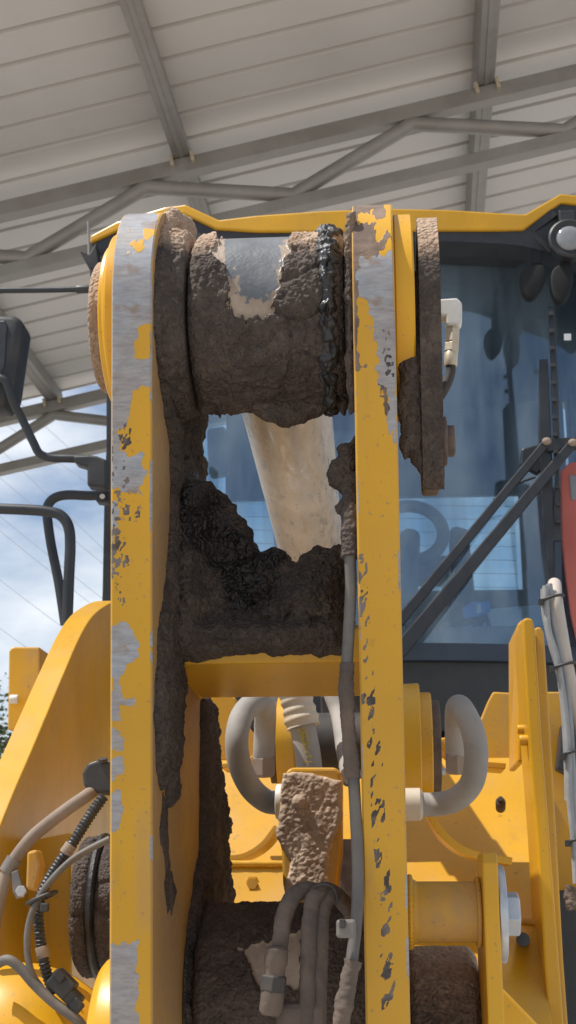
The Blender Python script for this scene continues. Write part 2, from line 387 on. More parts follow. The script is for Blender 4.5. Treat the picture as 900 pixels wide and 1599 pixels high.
for i in range(n): j = (i+1) % n; pf.append([2*i, 2*i+1, 2*j+1, 2*j])
p0 = mk('roof_sheet', pv, pf, MATS['roof_sheet'], canopy)
for i in range(1, npan):
    o = p0.copy(); COL.objects.link(o); o.parent = canopy; o.location = p0.location + Dp*(PITCH_W*i); 
# purlins (run along Dp)
pus = [sh_px(291, 262, .09)[0], sh_px(752, 200, .09)[0], sh_px(60, 590, .09)[0]]
sp_ = pus[1]-pus[0]
us = [pus[0]-3*sp_, pus[0]-2*sp_, pus[2], pus[0], pus[1], pus[1]+sp_, pus[1]+2*sp_]
for u in us:
    mb = MB(); a, b = sh(u, W0+.05, .117), sh(u, W1-.02, .117)
    # open C section: web and two flanges, as the shaded hollow in the photo
    s = D2; t_ = .004; H = .13; Wd = .10
    mb.add(g_prism([sh(u-Wd/2, W0+.05, .052), sh(u+Wd/2, W0+.05, .052), sh(u+Wd/2, W0+.05, .19), sh(u-Wd/2, W0+.05, .19)], Dp*(W1-W0-.07)))
    mb.add(g_prism([sh(u-.014, W0+.05, .046), sh(u+.014, W0+.05, .046), sh(u+.014, W0+.05, .053), sh(u-.014, W0+.05, .053)], Dp*(W1-W0-.07)))
    pu = mb.build('purlin', MATS['shed_steel'], canopy, bevel=.004)
# trusses
def truss(w, lo, pts, wid, tag_):
    t = empty('truss', sh(0, w, 0), canopy)
    mk('top_chord', *g_prism([sh(-12, w-wid/2, -.05), sh(-12, w+wid/2, -.05), sh(-12, w+wid/2, .045), sh(-12, w-wid/2, .045)], D2*20), MATS['shed_steel'], t, bevel=.004)
    mk('bottom_chord', *g_prism([sh(-12, w-wid/2, -lo-.045), sh(-12, w+wid/2, -lo-.045), sh(-12, w+wid/2, -lo+.03), sh(-12, w-wid/2, -lo+.03)], D2*20), MATS['shed_steel'], t, bevel=.004)
    path = []
    for i, (u, h) in enumerate(pts):
        if i == 0: path.append((u, h)); continue
        pu_, ph = pts[i-1]
        path += [(pu_+(u-pu_)*k, ph+(h-ph)*k) for k in (.05, .12, .4, .6, .88, .95)] + [(u, h)]
    P = spline([sh(u, w-.008 if True else w, h) for u, h in path], 3)
    mk('web_bar', *g_tube(P, .043, 12), MATS['shed_steel'], t, smooth=60)
    for u in us:
        for s in (-1, 1):
            mk('cleat', *g_box(sh(u+s*.062, w-wid/2-.003, .03), .022, .05, .07, D2, Dp, Nr), MATS['brass_zinc'], t, bevel=.002)
lo1 = .315
pk = [sh_px(px, py)[0] for px, py in ((225, 275), (640, 188))]; per = pk[1]-pk[0]
vly = [on(px, py, T0, Dp) for px, py in ((30, 395), (445, 308), (850, 222))]
lo1 = -(vly[1]-T0).dot(Nr)+.055
pts = []
for k in range(-7, 5):
    pts += [(pk[0]+per*k, -.07), (pk[0]+per*(k+.52), -lo1+.05)]
truss(0, lo1, pts, .09, 1)
pf_u = u_f
pts = []
for k in range(-6, 6): pts += [(pf_u+per*k, -.07), (pf_u+per*(k+.5), -.37)]
truss(w_f, .42, pts, .09, 2)

# ------------------------------------------------------------------ overhead wires, tree
wires = [(0, 655, 168, 775), (0, 700, 168, 862), (0, 745, 168, 885), (0, 805, 168, 940), (0, 828, 168, 962), (0, 905, 168, 1030), (60, 655, 168, 752), (0, 980, 168, 1100)]
for x0, y0, x1, y1 in wires:
    a, b = at(x0, y0, 24), at(x1, y1, 24); d = b-a
    P = [a - d*3 + d*7*k/24 + Z_*(.4*((k-12)/12)**2-.02) for k in range(25)]
    tag(mk('overhead_wire', *g_tube(P, .005, 6), MATS['wire'], None, smooth=60), 'thin overhead power line crossing the sky at far left', 'wire', 'overhead power lines behind the canopy')
tb = at(-30, 1180, 30); tree = empty('tree', (tb.x, tb.y, 0)); tag(tree, 'green tree far off at the left edge beyond the yellow lift arm', 'tree')
top = at(-20, 1085, 30).z
mb = MB(); mb.add(g_tube([Vector((tb.x, 30, 0)), Vector((tb.x+.05, 30, top*.4)), Vector((tb.x-.05, 30, top*.9))], .16, 10, lambda s, t: .17-.13*t))
for k in range(9):
    th = k*2.4; h = top*(.35+.05*k); mb.add(g_tube([Vector((tb.x, 30, h)), Vector((tb.x+math.cos(th)*.6, 30+math.sin(th)*.6, h+.5)), Vector((tb.x+math.cos(th)*1.1, 30+math.sin(th)*1.1, h+.8))], .05, 6, lambda s, t: .06-.045*t))
mb.build('trunk', MATS['bark'], tree, smooth=60)
cl = RNG.normal(size=(60, 3)); cl /= np.linalg.norm(cl, axis=1)[:, None]; cl = cl*(RNG.rand(60, 1)**.4)*np.array((1.5, 1.5, top*.33))+np.array((tb.x, 30, top*.66))
v = []; f = []
for c in cl:
    for k in range(70):
        p = Vector(c+RNG.normal(size=3)*.24); d = Vector(RNG.normal(size=3)).normalized(); a, b = frame_of(d); s = .05+.05*random.random(); n = len(v)
        v += [p-a*s, p+b*s*.5, p+a*s, p-b*s*.5]; f.append([n, n+1, n+2, n+3])
mk('crown', v, f, MATS['leaf'], tree)

# ================================================================== THE LOADER
loader = empty('wheel_loader', (at(580, 1400, 4.2).x, 4.2, 0))
tag(loader, 'muddy yellow wheel loader seen from the front, its worn tilt lever before the cab', 'wheel loader')

# ------------------------------------------------------------------ tilt lever frame
PB, PT = at(400, 1590, 1.49), at(400, 400, 1.354)
W_ = Vector((0, PT.y-PB.y, PT.z-PB.z)).normalized()       # up along the front edges
NB = Vector((0, W_.z, -W_.y))                              # backwards, away from the camera
O_ = Vector((0, PB.y, PB.z))
def lev(x, n, v): return O_ + X_*x + NB*n + W_*v
def lp(px, py, n=0.0):                                     # a pixel onto the plane n behind the front edges -> (x, v)
    p = on(px, py, O_+NB*n, NB)-O_; return p.x, p.dot(W_)
xl0 = np.mean([lp(x, y)[0] for x, y in ((177, 420), (170, 800), (170, 1200), (172, 1580))])
xl1 = np.mean([lp(x, y)[0] for x, y in ((243, 420), (235, 800), (236, 1200), (237, 1580))])
xr0 = np.mean([lp(x, y)[0] for x, y in ((555, 420), (557, 800), (562, 1200), (568, 1580))])
xr1 = np.mean([lp(x, y)[0] for x, y in ((617, 420), (625, 800), (633, 1200), (638, 1580))])
lever = empty('tilt_lever', lev((xl0+xr1)/2, .2, 0), loader); lever['label'] = 'worn yellow tilt lever of two thick plates caked in mud'
RE = .135
v_top = lp(400, 322, RE*.75)[1]; VE = v_top-RE
V_BOT = lp(400, 1780)[1]
NR = [(V_BOT, .62), (lp(300, 1590)[1], .60), (lp(300, 1300)[1], .54), (lp(300, 1090)[1], .46), (lp(300, 1000)[1], .40), (lp(300, 800)[1], .33), (lp(300, 650)[1], .28), (VE, 2*RE)]
def n_front(v): return np.where(v > VE, RE-np.sqrt(np.maximum(0, RE**2-(v-VE)**2)), 0)
def n_rear(v):
    xs = [a for a, b in NR]; ys = [b for a, b in NR]
    return np.where(v > VE, RE+np.sqrt(np.maximum(0, RE**2-(v-VE)**2)), np.interp(v, xs, ys))
def plate(name, x0, x1, masks, lab, inner_right):
    vv = list(np.linspace(V_BOT, VE, 640)) + [VE+RE*math.sin(t) for t in np.linspace(0, math.pi/2-.02, 70)[1:]]
    vv = np.array(vv); nf, nr = n_front(vv), n_rear(vv); b = .0022; Mx, K = 32, 26
    V = []; reg = []
    for v, f_, r_ in zip(vv, nf, nr):
        bb = min(b, (r_-f_)*.3)
        for k in range(Mx): V.append(lev(x0+b+(x1-x0-2*b)*k/(Mx-1), f_, v)); reg.append(0)
        for k in range(K): V.append(lev(x1, f_+bb+(r_-f_-2*bb)*(k/(K-1))**1.5, v)); reg.append(1)
        for k in range(3): V.append(lev(x1-b-(x1-x0-2*b)*k/2, r_, v)); reg.append(2)
        for k in range(K): V.append(lev(x0, r_-bb-(r_-f_-2*bb)*k/(K-1), v)); reg.append(3)
    R = Mx+2*K+3; n = len(vv); F = []
    for i in range(n-1):
        for k in range(R): F.append([i*R+k, i*R+(k+1) % R, (i+1)*R+(k+1) % R, (i+1)*R+k])
    F.append(list(range(R))[::-1]); F.append([(n-1)*R+k for k in range(R)])
    reg = np.array(reg); px = proj(V)
    attrs = {k: np.where(reg == 0, fn(px), 0) if k != 'dust' else fn(px, reg) for k, fn in masks.items()}
    cid = np.arange(len(V)) % R; edge_ = (cid == 0) | (cid == Mx-1) | (cid == Mx)
    attrs['chip'] = np.where(edge_, np.maximum(attrs['chip'], sstep(-.15, .45, fbm(np.array([tuple(q) for q in V])*25, 4, 77))*.75), attrs['chip'])
    return mk(name, V, F, YP, lever, attrs=attrs, label=lab, smooth=20)
Lg = [[(160, 300), (246, 300), (246, 480), (240, 505), (222, 510), (214, 535), (212, 557), (234, 560), (240, 575), (240, 602), (206, 606), (203, 650), (190, 668), (160, 672)],
      [(160, 640), (185, 660), (188, 700), (208, 712), (226, 707), (227, 735), (218, 768), (200, 770), (186, 760), (160, 758)],
      [(160, 782), (180, 782), (187, 800), (184, 822), (160, 828)], [(160, 975), (180, 978), (190, 972), (206, 985), (217, 1005), (210, 1030), (198, 1040), (188, 1065), (192, 1090), (190, 1125), (160, 1124), (178, 1075), (168, 1040), (160, 1030)],
      [(185, 1088), (210, 1094), (208, 1102), (188, 1104)], [(160, 1140), (182, 1140), (194, 1155), (192, 1172), (160, 1170)], [(160, 1182), (178, 1180), (194, 1184), (190, 1208), (176, 1222), (160, 1218)],
      [(160, 1232), (190, 1236), (193, 1262), (186, 1295), (176, 1298), (160, 1280)], [(160, 1472), (190, 1474), (214, 1470), (215, 1610), (216, 1700), (160, 1700)]]
Ly = [[(226, 358), (240, 360), (240, 370), (228, 370)], [(212, 508), (236, 506), (236, 557), (212, 556)], [(205, 380), (222, 376), (224, 386), (206, 392)]]
Ls = [[(190, 665), (204, 668), (203, 690), (192, 698)], [(193, 788), (206, 790), (203, 812), (194, 810)], [(210, 790), (218, 790), (218, 808), (211, 808)], [(168, 832), (180, 830), (192, 850), (190, 880), (176, 888), (170, 870)],
      [(172, 890), (190, 895), (188, 902), (174, 900)], [(184, 912), (190, 912), (194, 940), (185, 944)]]
def l_chip(px):
    m = patches(px, Lg, 4.5, 8, .10, 1); y = patches(px, Ly, 4, 8, .1, 5)
    top = np.where(px[:, 1] < 430, patches(px, [[(190, 350), (238, 345), (240, 395), (200, 400)]], 6, 14, .12, 9)*.8, 0)
    return np.clip(m-y-.55*top*sstep(-.1, .25, fbm(np.c_[px*.12, px[:, :1]*0], 4, 3)), 0, 1)
def l_scuff(px):
    q = np.c_[px*np.array((.16, .10)), px[:, :1]*0]; n_ = sstep(.12, .35, fbm(q, 4, 17))
    band = (sstep(640, 680, px[:, 1])*(1-sstep(900, 960, px[:, 1])))*(1-sstep(196, 214, px[:, 0])); low = sstep(1290, 1320, px[:, 1])*(1-sstep(1430, 1480, px[:, 1]))*(1-sstep(206, 215, px[:, 0]))*.35
    return np.clip(patches(px, Ls, 3, 8, .16, 21)*sstep(-.25, .1, fbm(q*2, 3, 4)) + n_*band*.75 + low*n_, 0, 1)
def l_dust(px, reg):
    fr = .35*sstep(1240, 1300, px[:, 1])*(1-sstep(1420, 1480, px[:, 1]))*sstep(205, 222, px[:, 0])
    ins = .72+.2*sstep(-.2, .3, fbm(np.c_[px*np.array((.05, .008)), px[:, :1]*0], 4, 8)) - .4*sstep(1050, 1250, px[:, 1])*sstep(276, 292, px[:, 0])
    return np.where(reg == 0, fr, np.where(reg == 1, np.clip(ins, .2, .9), .3))
plate('side_plate', xl0, xl1, {'chip': l_chip, 'scuff': l_scuff, 'dust': l_dust}, 'left plate, its front edge worn to grey steel at the top', True)
Rg = [[(550, 396), (590, 400), (620, 385), (620, 700), (613, 685), (606, 655), (600, 605), (590, 595), (589, 540), (580, 500), (573, 470), (556, 462), (550, 440)]]
Rm = [[(548, 300), (600, 312), (604, 350), (612, 372), (585, 400), (548, 404)], [(548, 395), (558, 400), (560, 560), (572, 575), (548, 580)], [(600, 596), (606, 610), (606, 655), (598, 640)]]
def r_chip(px): return patches(px, Rg, 4.5, 8, .1, 31)
def r_mud(px): return np.clip(patches(px, Rm, 2, 7, .09, 33)-.8*patches(px, [[(585, 355), (604, 330), (610, 352), (590, 385)], [(556, 335), (580, 330), (590, 345), (560, 350)]], 2, 8, .1, 40), 0, 1)
def r_scuff(px):
    c = np.interp(px[:, 1], [860, 960, 1100, 1200, 1300, 1400, 1600], [562, 566, 576, 588, 592, 602, 608])
    q = np.c_[(px[:, 0]+px[:, 1]*.35)*.13, (px[:, 1]-px[:, 0]*.2)*.045, px[:, 0]*0]; q2 = np.c_[px*.22, px[:, :1]*0]
    g_ = np.exp(-((px[:, 0]-c)/11)**2); a = sstep(.33, .43, fbm(q, 3, 55)*.95+.14*fbm(q2, 3, 58)+.24*g_)*sstep(.25, .5, g_)*sstep(850, 880, px[:, 1])
    q = q2*np.array((.7, .4, 1))
    e = sstep(.42, .5, fbm(q*1.3, 3, 61))*.9*sstep(880, 950, px[:, 1])*sstep(552, 562, px[:, 0])*(1-sstep(618, 625, px[:, 0]))
    g = patches(px, [[(595, 600), (604, 605), (606, 640), (598, 632)], [(600, 545), (612, 540), (612, 585), (602, 590)], [(596, 515), (610, 510), (610, 525), (600, 528)]], 2, 8, .12, 71)*sstep(-.2, .1, fbm(q*2, 3, 4))
    return np.clip(a+g, 0, 1)
plate('side_plate', xr0, xr1, {'chip': r_chip, 'mud': r_mud, 'scuff': r_scuff, 'dust': lambda px, reg: np.where(reg == 0, .04, .4)}, 'right plate with dark chips running down its front edge', False)

# ------------------------------------------------------------------ mud generators
def mud_disp(P, lump=1.0, s=0):
    P = np.asarray(P)
    return (.50*(.75-worley(P*38/lump, s)) + .34*(.7-worley(P*85/lump, s+9)) + .34*(.6-worley(P*150, s+12)) + .14*(.6-worley(P*290, s+15)) + .5*fbm(P*22/lump, 4, s+3) + .14*fbm(P*200, 2, s+5))
def cracks(P, sc, s=0, thr=-.05):
    Q = P+.012*np.stack([fbm(P*30, 3, s+k) for k in (1, 2, 3)], -1); a, b = worley2(Q*sc, s); return np.exp(-((b-a)/.075)**2)*sstep(thr, thr+.25, fbm(P*9, 2, s+7))
def crumb(P, s=0):
    P = np.asarray(P); return .85*(.7-worley(P*42, s)) + .40*(.65-worley(P*95, s+4)) + .12*(.6-worley(P*230, s+8)) + .6*fbm(P*26, 4, s+3) + .2*fbm(P*260, 2, s+5)
def mud_slab(name, poly, plane, depth, step, edge, amp, parent, mat=MUD, lump=1., attr=None, ragged=.006, s=0, both=False, floor=.0, label=None, disp=None):
    """a crust of mud on a plane: poly in pixels, seen on plane=(point, axis a, axis b, normal towards the open side)"""
    o, A, B, N = plane
    uv = []
    for q in poly: p = on(q[0], q[1], o, N)-o; uv.append((p.dot(A), p.dot(B)))
    uv = np.array(uv); lo, hi = uv.min(0)-step*3, uv.max(0)+step*3
    nu, nv = [max(2, int(math.ceil(d/step))+1) for d in hi-lo]
    gu, gv = np.meshgrid(np.linspace(lo[0], hi[0], nu), np.linspace(lo[1], hi[1], nv), indexing='ij'); G = np.c_[gu.ravel(), gv.ravel()]
    o_, A_, B_, N_ = (np.array(x) for x in (o, A, B, N))
    W3 = lambda G: o_+G[:, :1]*A_+G[:, 1:]*B_
    def sd_(G): return sdf(G, uv)+ragged*(fbm(W3(G)*55, 4, s+11)+.5*(.5-worley(W3(G)*60, s+2)))
    d = sd_(G).reshape(nu, nv); ins = d > 0
    cell = ins[:-1, :-1] | ins[1:, :-1] | ins[:-1, 1:] | ins[1:, 1:]
    use = np.zeros((nu, nv), bool)
    for a in (0, 1):
        for b in (0, 1): use[a:nu-1+a, b:nv-1+b] |= cell
    idx = np.full((nu, nv), -1); ids = np.argwhere(use); idx[use] = np.arange(len(ids))
    D = d[use]; Gm = G.reshape(nu, nv, 2)[use]; outm = D < 0
    gx = np.gradient(d, axis=0)[use]; gy = np.gradient(d, axis=1)[use]; gl = np.maximum(np.hypot(gx, gy), 1e-9)
    mv = np.clip(-D, 0, step*1.5)*outm; Gm = Gm+np.c_[gx/gl, gy/gl]*mv[:, None]; D = np.maximum(D, 0)
    P = W3(Gm); k = 1-(1-np.clip(D/edge, 0, 1))**2; k = np.sqrt(k)
    dep = depth(Gm, proj(P)) if callable(depth) else depth
    hgt = k*(dep+amp*(disp(P, proj(P)) if disp else mud_disp(P, lump, s))) + floor
    Vf = P+N_*hgt[:, None]; F = []
    for i, j in np.argwhere(cell): F.append([idx[i, j], idx[i+1, j], idx[i+1, j+1], idx[i, j+1]])
    V = Vf; nV = len(V)
    back = P-N_*(k*dep*.8+.002)[:, None] if both else P-N_*.003
    F2 = [[a+nV for a in f[::-1]] for f in F]
    # rim: edges used once
    from collections import Counter
    cnt = Counter()
    for f in F:
        for a, b in zip(f, f[1:]+f[:1]): cnt[(a, b)] += 1
    rim = [[a, a+nV, b+nV, b] for (a, b) in cnt if (b, a) not in cnt]
    V = np.concatenate([V, back]); FF = F+F2+rim
    at_ = {}
    if attr:
        px = proj(Vf)
        for kk, fn in attr.items(): q = fn(px, P, hgt); at_[kk] = np.concatenate([q, q])
    return mk(name, V, FF, mat, parent, smooth=179, attrs=at_, label=label)
def mud_cyl(name, x0, x1, n0, v0, R, amp, parent, nx=140, nt_=360, attr=None, lump=1., s=0, bare=None, taper=.012, mat=MUD, label=None, left_flush=False):
    """mud covered tube round an axis along X at (n0, v0) of the lever frame"""
    xs = np.linspace(x0, x1, nx); ths = np.linspace(-math.pi, math.pi, nt_, endpoint=False)
    Xg, Tg = np.meshgrid(xs, ths, indexing='ij'); Xg, Tg = Xg.ravel(), Tg.ravel()
    ax = np.array(lev(0, n0, v0)); nb, w = np.array(NB), np.array(W_)
    dirs = -np.cos(Tg)[:, None]*nb+np.sin(Tg)[:, None]*w
    Rr = np.interp(Xg, [x0, x1], R) if isinstance(R, tuple) else np.full(len(Xg), R)
    P = ax+Xg[:, None]*np.array((1, 0, 0))+dirs*Rr[:, None]; px = proj(P)
    h = amp*mud_disp(P, lump, s) - .0042*cracks(P, 17, s, .0)*(amp > .0035); bm_ = bare(px, Tg) if bare else np.zeros(len(P))
    e = np.minimum(Xg-x0+(9 if left_flush else 0), x1-Xg); h = h - taper*np.clip(1-e/taper, 0, 1)**2
    h = h*(1-bm_) - bm_*amp*.55
    V = P+dirs*h[:, None]; F = []
    for i in range(nx-1):
        for k in range(nt_): F.append([i*nt_+k, i*nt_+(k+1) % nt_, (i+1)*nt_+(k+1) % nt_, (i+1)*nt_+k])
    F.append(list(range(nt_))[::-1]); F.append([(nx-1)*nt_+k for k in range(nt_)])
    at_ = {'bare': bm_}
    if attr:
        for kk, fn in attr.items(): at_[kk] = fn(px, Tg)
    return mk(name, V, F, mat, parent, smooth=60, attrs=at_, label=label)

# ------------------------------------------------------------------ top pin, rod eye, bosses
RB = .106
xb0, xb1 = lp(297, 490, .06)[0], lp(538, 490, .06)[0]
BARE = [(338, 336), (372, 320), (440, 320), (452, 345), (455, 372), (446, 398), (439, 420), (436, 448), (430, 474), (414, 494), (392, 499), (366, 492), (353, 478), (357, 455), (352, 432), (344, 412), (331, 400), (326, 388), (338, 376), (346, 358)]
def bare_f(px, T): return np.where((T > -1.4) & (T < 1.9), patches(px, [BARE], 2.0, 13, .09, 77), 0)
def tan_f(px, T):
    d = sdf(px, [(360, 310), (446, 310), (444, 380), (434, 420), (428, 458), (412, 474), (392, 462), (372, 440), (362, 415), (356, 395), (350, 380), (362, 360)])
    return sstep(9, -9, d+fbm(np.c_[px*.07, px[:, :1]*0], 4, 2)*22)
tcy = empty('tilt_cylinder', lev(0, .14, VE), loader); tcy['label'] = 'tilt cylinder with cream rod and mud caked rod eye'
def dry_lit_top(px, T): return (.05+.8*sstep(.25, 1.15, T))*(T < 3)  # dry tan mud plus a sunlit top put into the colour
mud_cyl('rod_eye', xb0, xb1, RE, VE, RB, .0075, tcy, 190, 520, bare=bare_f, attr={'bare_tan': tan_f, 'dry_or_lit': dry_lit_top}, s=4, lump=1.0, label='rod eye, muddy with a bare grey patch on top')
xg0, xg1 = lp(484, 490, .06)[0], lp(536, 490, .06)[0]
# seal ring of black grease squeezed out on the right end of the eye
def grease_ring():
    nx, nt_ = 56, 520; xs = np.linspace(-1, 1, nx); ths = np.linspace(0, 2*math.pi, nt_, endpoint=False); Xg, Tg = [q.ravel() for q in np.meshgrid(xs, ths, indexing='ij')]
    xc = (xg0*.45+xg1*.55); ax = np.array(lev(0, RE, VE)); dirs = -np.cos(Tg)[:, None]*np.array(NB)+np.sin(Tg)[:, None]*np.array(W_)
    q = np.c_[Xg*.0, np.cos(Tg)*6, np.sin(Tg)*6]; wv = fbm(q, 3, 5)
    hw = .0085+.007*fbm(q*2.6, 4, 9)+.007*np.clip(np.sin(Tg)-.1, 0, 1); P = ax+dirs*RB; x = xc+.003*wv+Xg*hw; P[:, 0] += x
    k = np.sqrt(np.maximum(0, 1-Xg**2)); lum = np.clip(.6-worley(np.c_[P[:, 0]*60, P[:, 1]*60, P[:, 2]*60], 3), -.2, .6)
    hh = k*(.006+.008*np.clip(fbm(q*1.7, 3, 8)+.2, 0, 1)+.004*lum+.004*(.5-worley(P*170, 6))+.004*fbm(P*90, 3, 2)) + .022*k*np.clip(np.sin(Tg)-.75, 0, 1)*(.35+lum)*(fbm(P*40, 2, 4)+.35) - .002*(1-k)
    hh -= .004*np.exp(-((Xg-.5*wv)/.2)**2)*sstep(-.1, .3, fbm(q*1.3, 2, 3)); P[:, 0] += .004*fbm(P*55, 3, 12)*k
    V = P+dirs*hh[:, None]; F = []
    for i in range(nx-1):
        for kk in range(nt_): F.append([i*nt_+kk, i*nt_+(kk+1) % nt_, (i+1)*nt_+(kk+1) % nt_, (i+1)*nt_+kk])
    return mk('grease_bead', V, F, MATS['grease'], tcy, smooth=179, label='shiny black grease squeezed out at the right end of the rod eye')
grease_ring()
# inner bosses, mud caked
mud_cyl('inner_boss', xl1-.001, lp(293, 490, .06)[0], RE, VE, (RE-.014, RB+.004), .0075, lever, 60, 420, s=14, left_flush=True, taper=.006, attr={'dry_or_lit': dry_lit_top}, label='mud caked collar inside the left plate')
mud_cyl('inner_boss', xb1+.001, xr0+.001, RE, VE, RB+.002, .005, lever, 24, 320, s=15, attr={'dry_or_lit': dry_lit_top}, label='mud caked collar inside the right plate')
mk('pin', *g_cyl(lev(xl0-.025, RE, VE), lev(xr1+.025, RE, VE), .055, .002, 40), MATS['dark_rubber'], lever, smooth=30)
# outer bosses and caps
xo = lp(158, 470, .1)[0]
mk('boss_ring', *g_lathe(lev(xl0, RE, VE), -X_, [(0, .112), (.012, .112), (.0145, .1105), (.019, .0985), (.0225, .0975), (.024, .0955)], 96), YP, lever, smooth=30, label='yellow ring boss outside the left plate')
mud_cyl('pin_cap', xl0-.040, xl0-.022, RE, VE, .079, .0015, lever, 16, 220, s=19, attr={'dry_or_lit': lambda px, T: .55+.4*sstep(-.3, 1, T)}, taper=.004, label='dusty pin cap on the left side')
mk('boss_ring', *g_lathe(lev(xr1, RE, VE), X_, [(0, .121), (.002, .123), (.0205, .123), (.0225, .121)], 96), YP, lever, smooth=30, label='yellow ring boss outside the right plate')
# keeper plate right
def on_x(px, py, x): p = on(px, py, Vector((x, 0, 0)), X_)-O_; return p.dot(NB), p.dot(W_)
xk0, xk1 = lp(656, 500, .08)[0], lp(683, 500, .08)[0]
ang = np.linspace(-.1, math.pi+.1, 30)
kp = [lev(xk0, RE-math.cos(t)*.112, VE+.006+math.sin(t)*.112) for t in ang] 
vk = lp(668, 755, .05)[1]
kp += [lev(xk0, RE+.085, vk+.06), lev(xk0, RE+.05, vk+.006), lev(xk0, RE+.03, vk), lev(xk0, RE-.075, vk), lev(xk0, RE-.095, vk+.012)]
def slab_attr_dry(px, P, h): return .0*h
mk('keeper_plate', *g_prism(kp, X_*(xk1-xk0)), MATS['dusty_brown_steel'], lever, bevel=.003, label='pin keeper plate on the right side, crusted with mud')
# mud crust over keeper front edge (a wavy strip)
def strip_mud(name, pts, x0, x1, amp, s, attr=None, mat=MUD, parent=lever, base=.003, nx=36, label=None, over=.002):
    """crust over the front edge of a plate: pts (n, v) along the edge, wraps a little round both sides"""
    pts = np.array(pts); seg = np.r_[0, np.cumsum(np.hypot(*np.diff(pts, axis=0).T))]; ns = int(seg[-1]/.0016); t = np.linspace(0, seg[-1], ns)
    nn = np.interp(t, seg, pts[:, 0]); vv = np.interp(t, seg, pts[:, 1]); tn = np.gradient(nn); tv = np.gradient(vv); l = np.hypot(tn, tv); nx_ = -tv/l; nv_ = tn/l   # outward
    V = []; 
    for i in range(ns):
        for k in range(nx):
            a = k/(nx-1)*2-1; xx = (x0+x1)/2+a*((x1-x0)/2+over); e = math.sqrt(max(0, 1-abs(a)**8)); 
            V.append((xx, nn[i], vv[i], nx_[i], nv_[i], e))
    V = np.array(V); o = np.array(O_); nb, w = np.array(NB), np.array(W_)
    P = o+V[:, :1]*np.array((1, 0, 0))+V[:, 1:2]*nb+V[:, 2:3]*w; d = V[:, 3:4]*nb+V[:, 4:5]*w
    ii = np.repeat(np.arange(ns), nx); ee = np.clip(np.minimum(ii, ns-1-ii)/4, 0, 1)
    h = V[:, 5]*ee*(base+amp*mud_disp(P, .8, s)) - .004*(1-V[:, 5]) - .002*(1-ee)
    Q = P+d*h[:, None]; F = []
    for i in range(ns-1):
        for k in range(nx-1): F.append([i*nx+k, i*nx+k+1, (i+1)*nx+k+1, (i+1)*nx+k])
    nV = len(Q); B = P-d*.004; F2 = [[a+nV for a in f[::-1]] for f in F]
    rim = [[i*nx, (i+1)*nx, (i+1)*nx+nV, i*nx+nV] for i in range(ns-1)]+[[i*nx+nx-1, i*nx+nx-1+nV, (i+1)*nx+nx-1+nV, (i+1)*nx+nx-1] for i in range(ns-1)]
    rim += [[k, k+nV, k+1+nV, k+1] for k in range(nx-1)]+[[(ns-1)*nx+k+1, (ns-1)*nx+k+1+nV, (ns-1)*nx+k+nV, (ns-1)*nx+k] for k in range(nx-1)]
    at_ = {}
    if attr:
        px = proj(Q)
        for kk, fn in attr.items(): q = fn(px); at_[kk] = np.r_[q, q]
    return mk(name, np.concatenate([Q, B]), F+F2+rim, mat, parent, smooth=179, attrs=at_, label=label)
v430 = lp(668, 440, .03)[1]
edge = [(RE-math.cos(t)*.112, VE+.006+math.sin(t)*.112) for t in np.linspace(1.0, -.1, 14)]
edge += [(RE-.100, vk+.05), (RE-.095, vk+.012), (RE-.08, vk-.004)]
strip_mud('mud_crust', edge, xk0, xk1, .003, 41, attr={'dry_or_lit': lambda px: .8*(1-sstep(360, 450, px[:, 1]))})
# mud hanging between boss and keeper, and below the ring boss
XR = xr1+.010
mud_slab('mud_crust', [(622, 545), (632, 545), (634, 470), (640, 430), (652, 420), (664, 420), (668, 560), (664, 740), (655, 752), (652, 735), (640, 700), (630, 720), (624, 700), (622, 600)],
         (lev(0, .045, VE), X_, W_, -NB), .012, .0018, .02, .006, lever, s=51)
# bolt of keeper plate
vb, = [lp(698, 689, .06)[1]]
nb_ = .06
b0, b1, b2 = lp(686, 689, .06)[0], lp(698, 689, .06)[0], lp(710, 689, .06)[0]
kb = empty('keeper_bolt', lev(b1, nb_, vb), lever)
DM = MATS['dusty_brown_steel']
mk('washer', *g_cyl(lev(xk1, nb_, vb), lev(b1, nb_, vb), .028, .002, 32), DM, kb.parent, smooth=30)
mk('bolt_head', *g_lathe(lev(b1-.001, nb_, vb), X_, [(0, .0185), (.0085, .0185), (.010, .0165)], 6), DM, kb.parent, bevel=.0008)
bpy.data.objects.remove(kb)
# grease fitting behind keeper plate
fit = empty('grease_line', at(705, 520, 1.62), loader); fit['label'] = 'grey elbow fitting with a thin black hose beside the keeper plate'
YF = 1.62
mb = MB(); a = at(676, 483, YF); b = at(707, 481, YF); c_ = at(707, 507, YF)
mb.add(g_prism([at(672, 467, YF-.012), at(714, 464, YF-.012), at(722, 472, YF-.012), at(722, 500, YF-.012), at(717, 507, YF-.012), at(697, 507, YF-.012), at(696, 493, YF-.012), at(672, 491, YF-.012)], Y_*.024))
mb.build('elbow', MATS['white_fitting'], fit, bevel=.003)
def seglathe(name, p, q, prof, mat, seg=24, parent=fit, **k):
    p, q = Vector(p), Vector(q); Ln = (q-p).length; return mk(name, *g_lathe(p, q-p, [(t*Ln, r) for t, r in prof], seg), mat, parent, **k)
seglathe('neck', at(707, 506, YF), at(707, 516, YF), [(0, .0085), (.5, .0085), (1, .0070)], MATS['brass_zinc'], smooth=30)
seglathe('hex_nut', at(707, 514, YF), at(706, 537, YF), [(0, .0092), (.08, .0102), (.9, .0102), (1, .009)], MATS['brass_zinc'], 6)
seglathe('hex_nut', at(706, 537, YF), at(705, 551, YF), [(0, .0092), (.1, .0102), (.9, .0102), (1, .009)], MATS['brass_zinc'], 6)
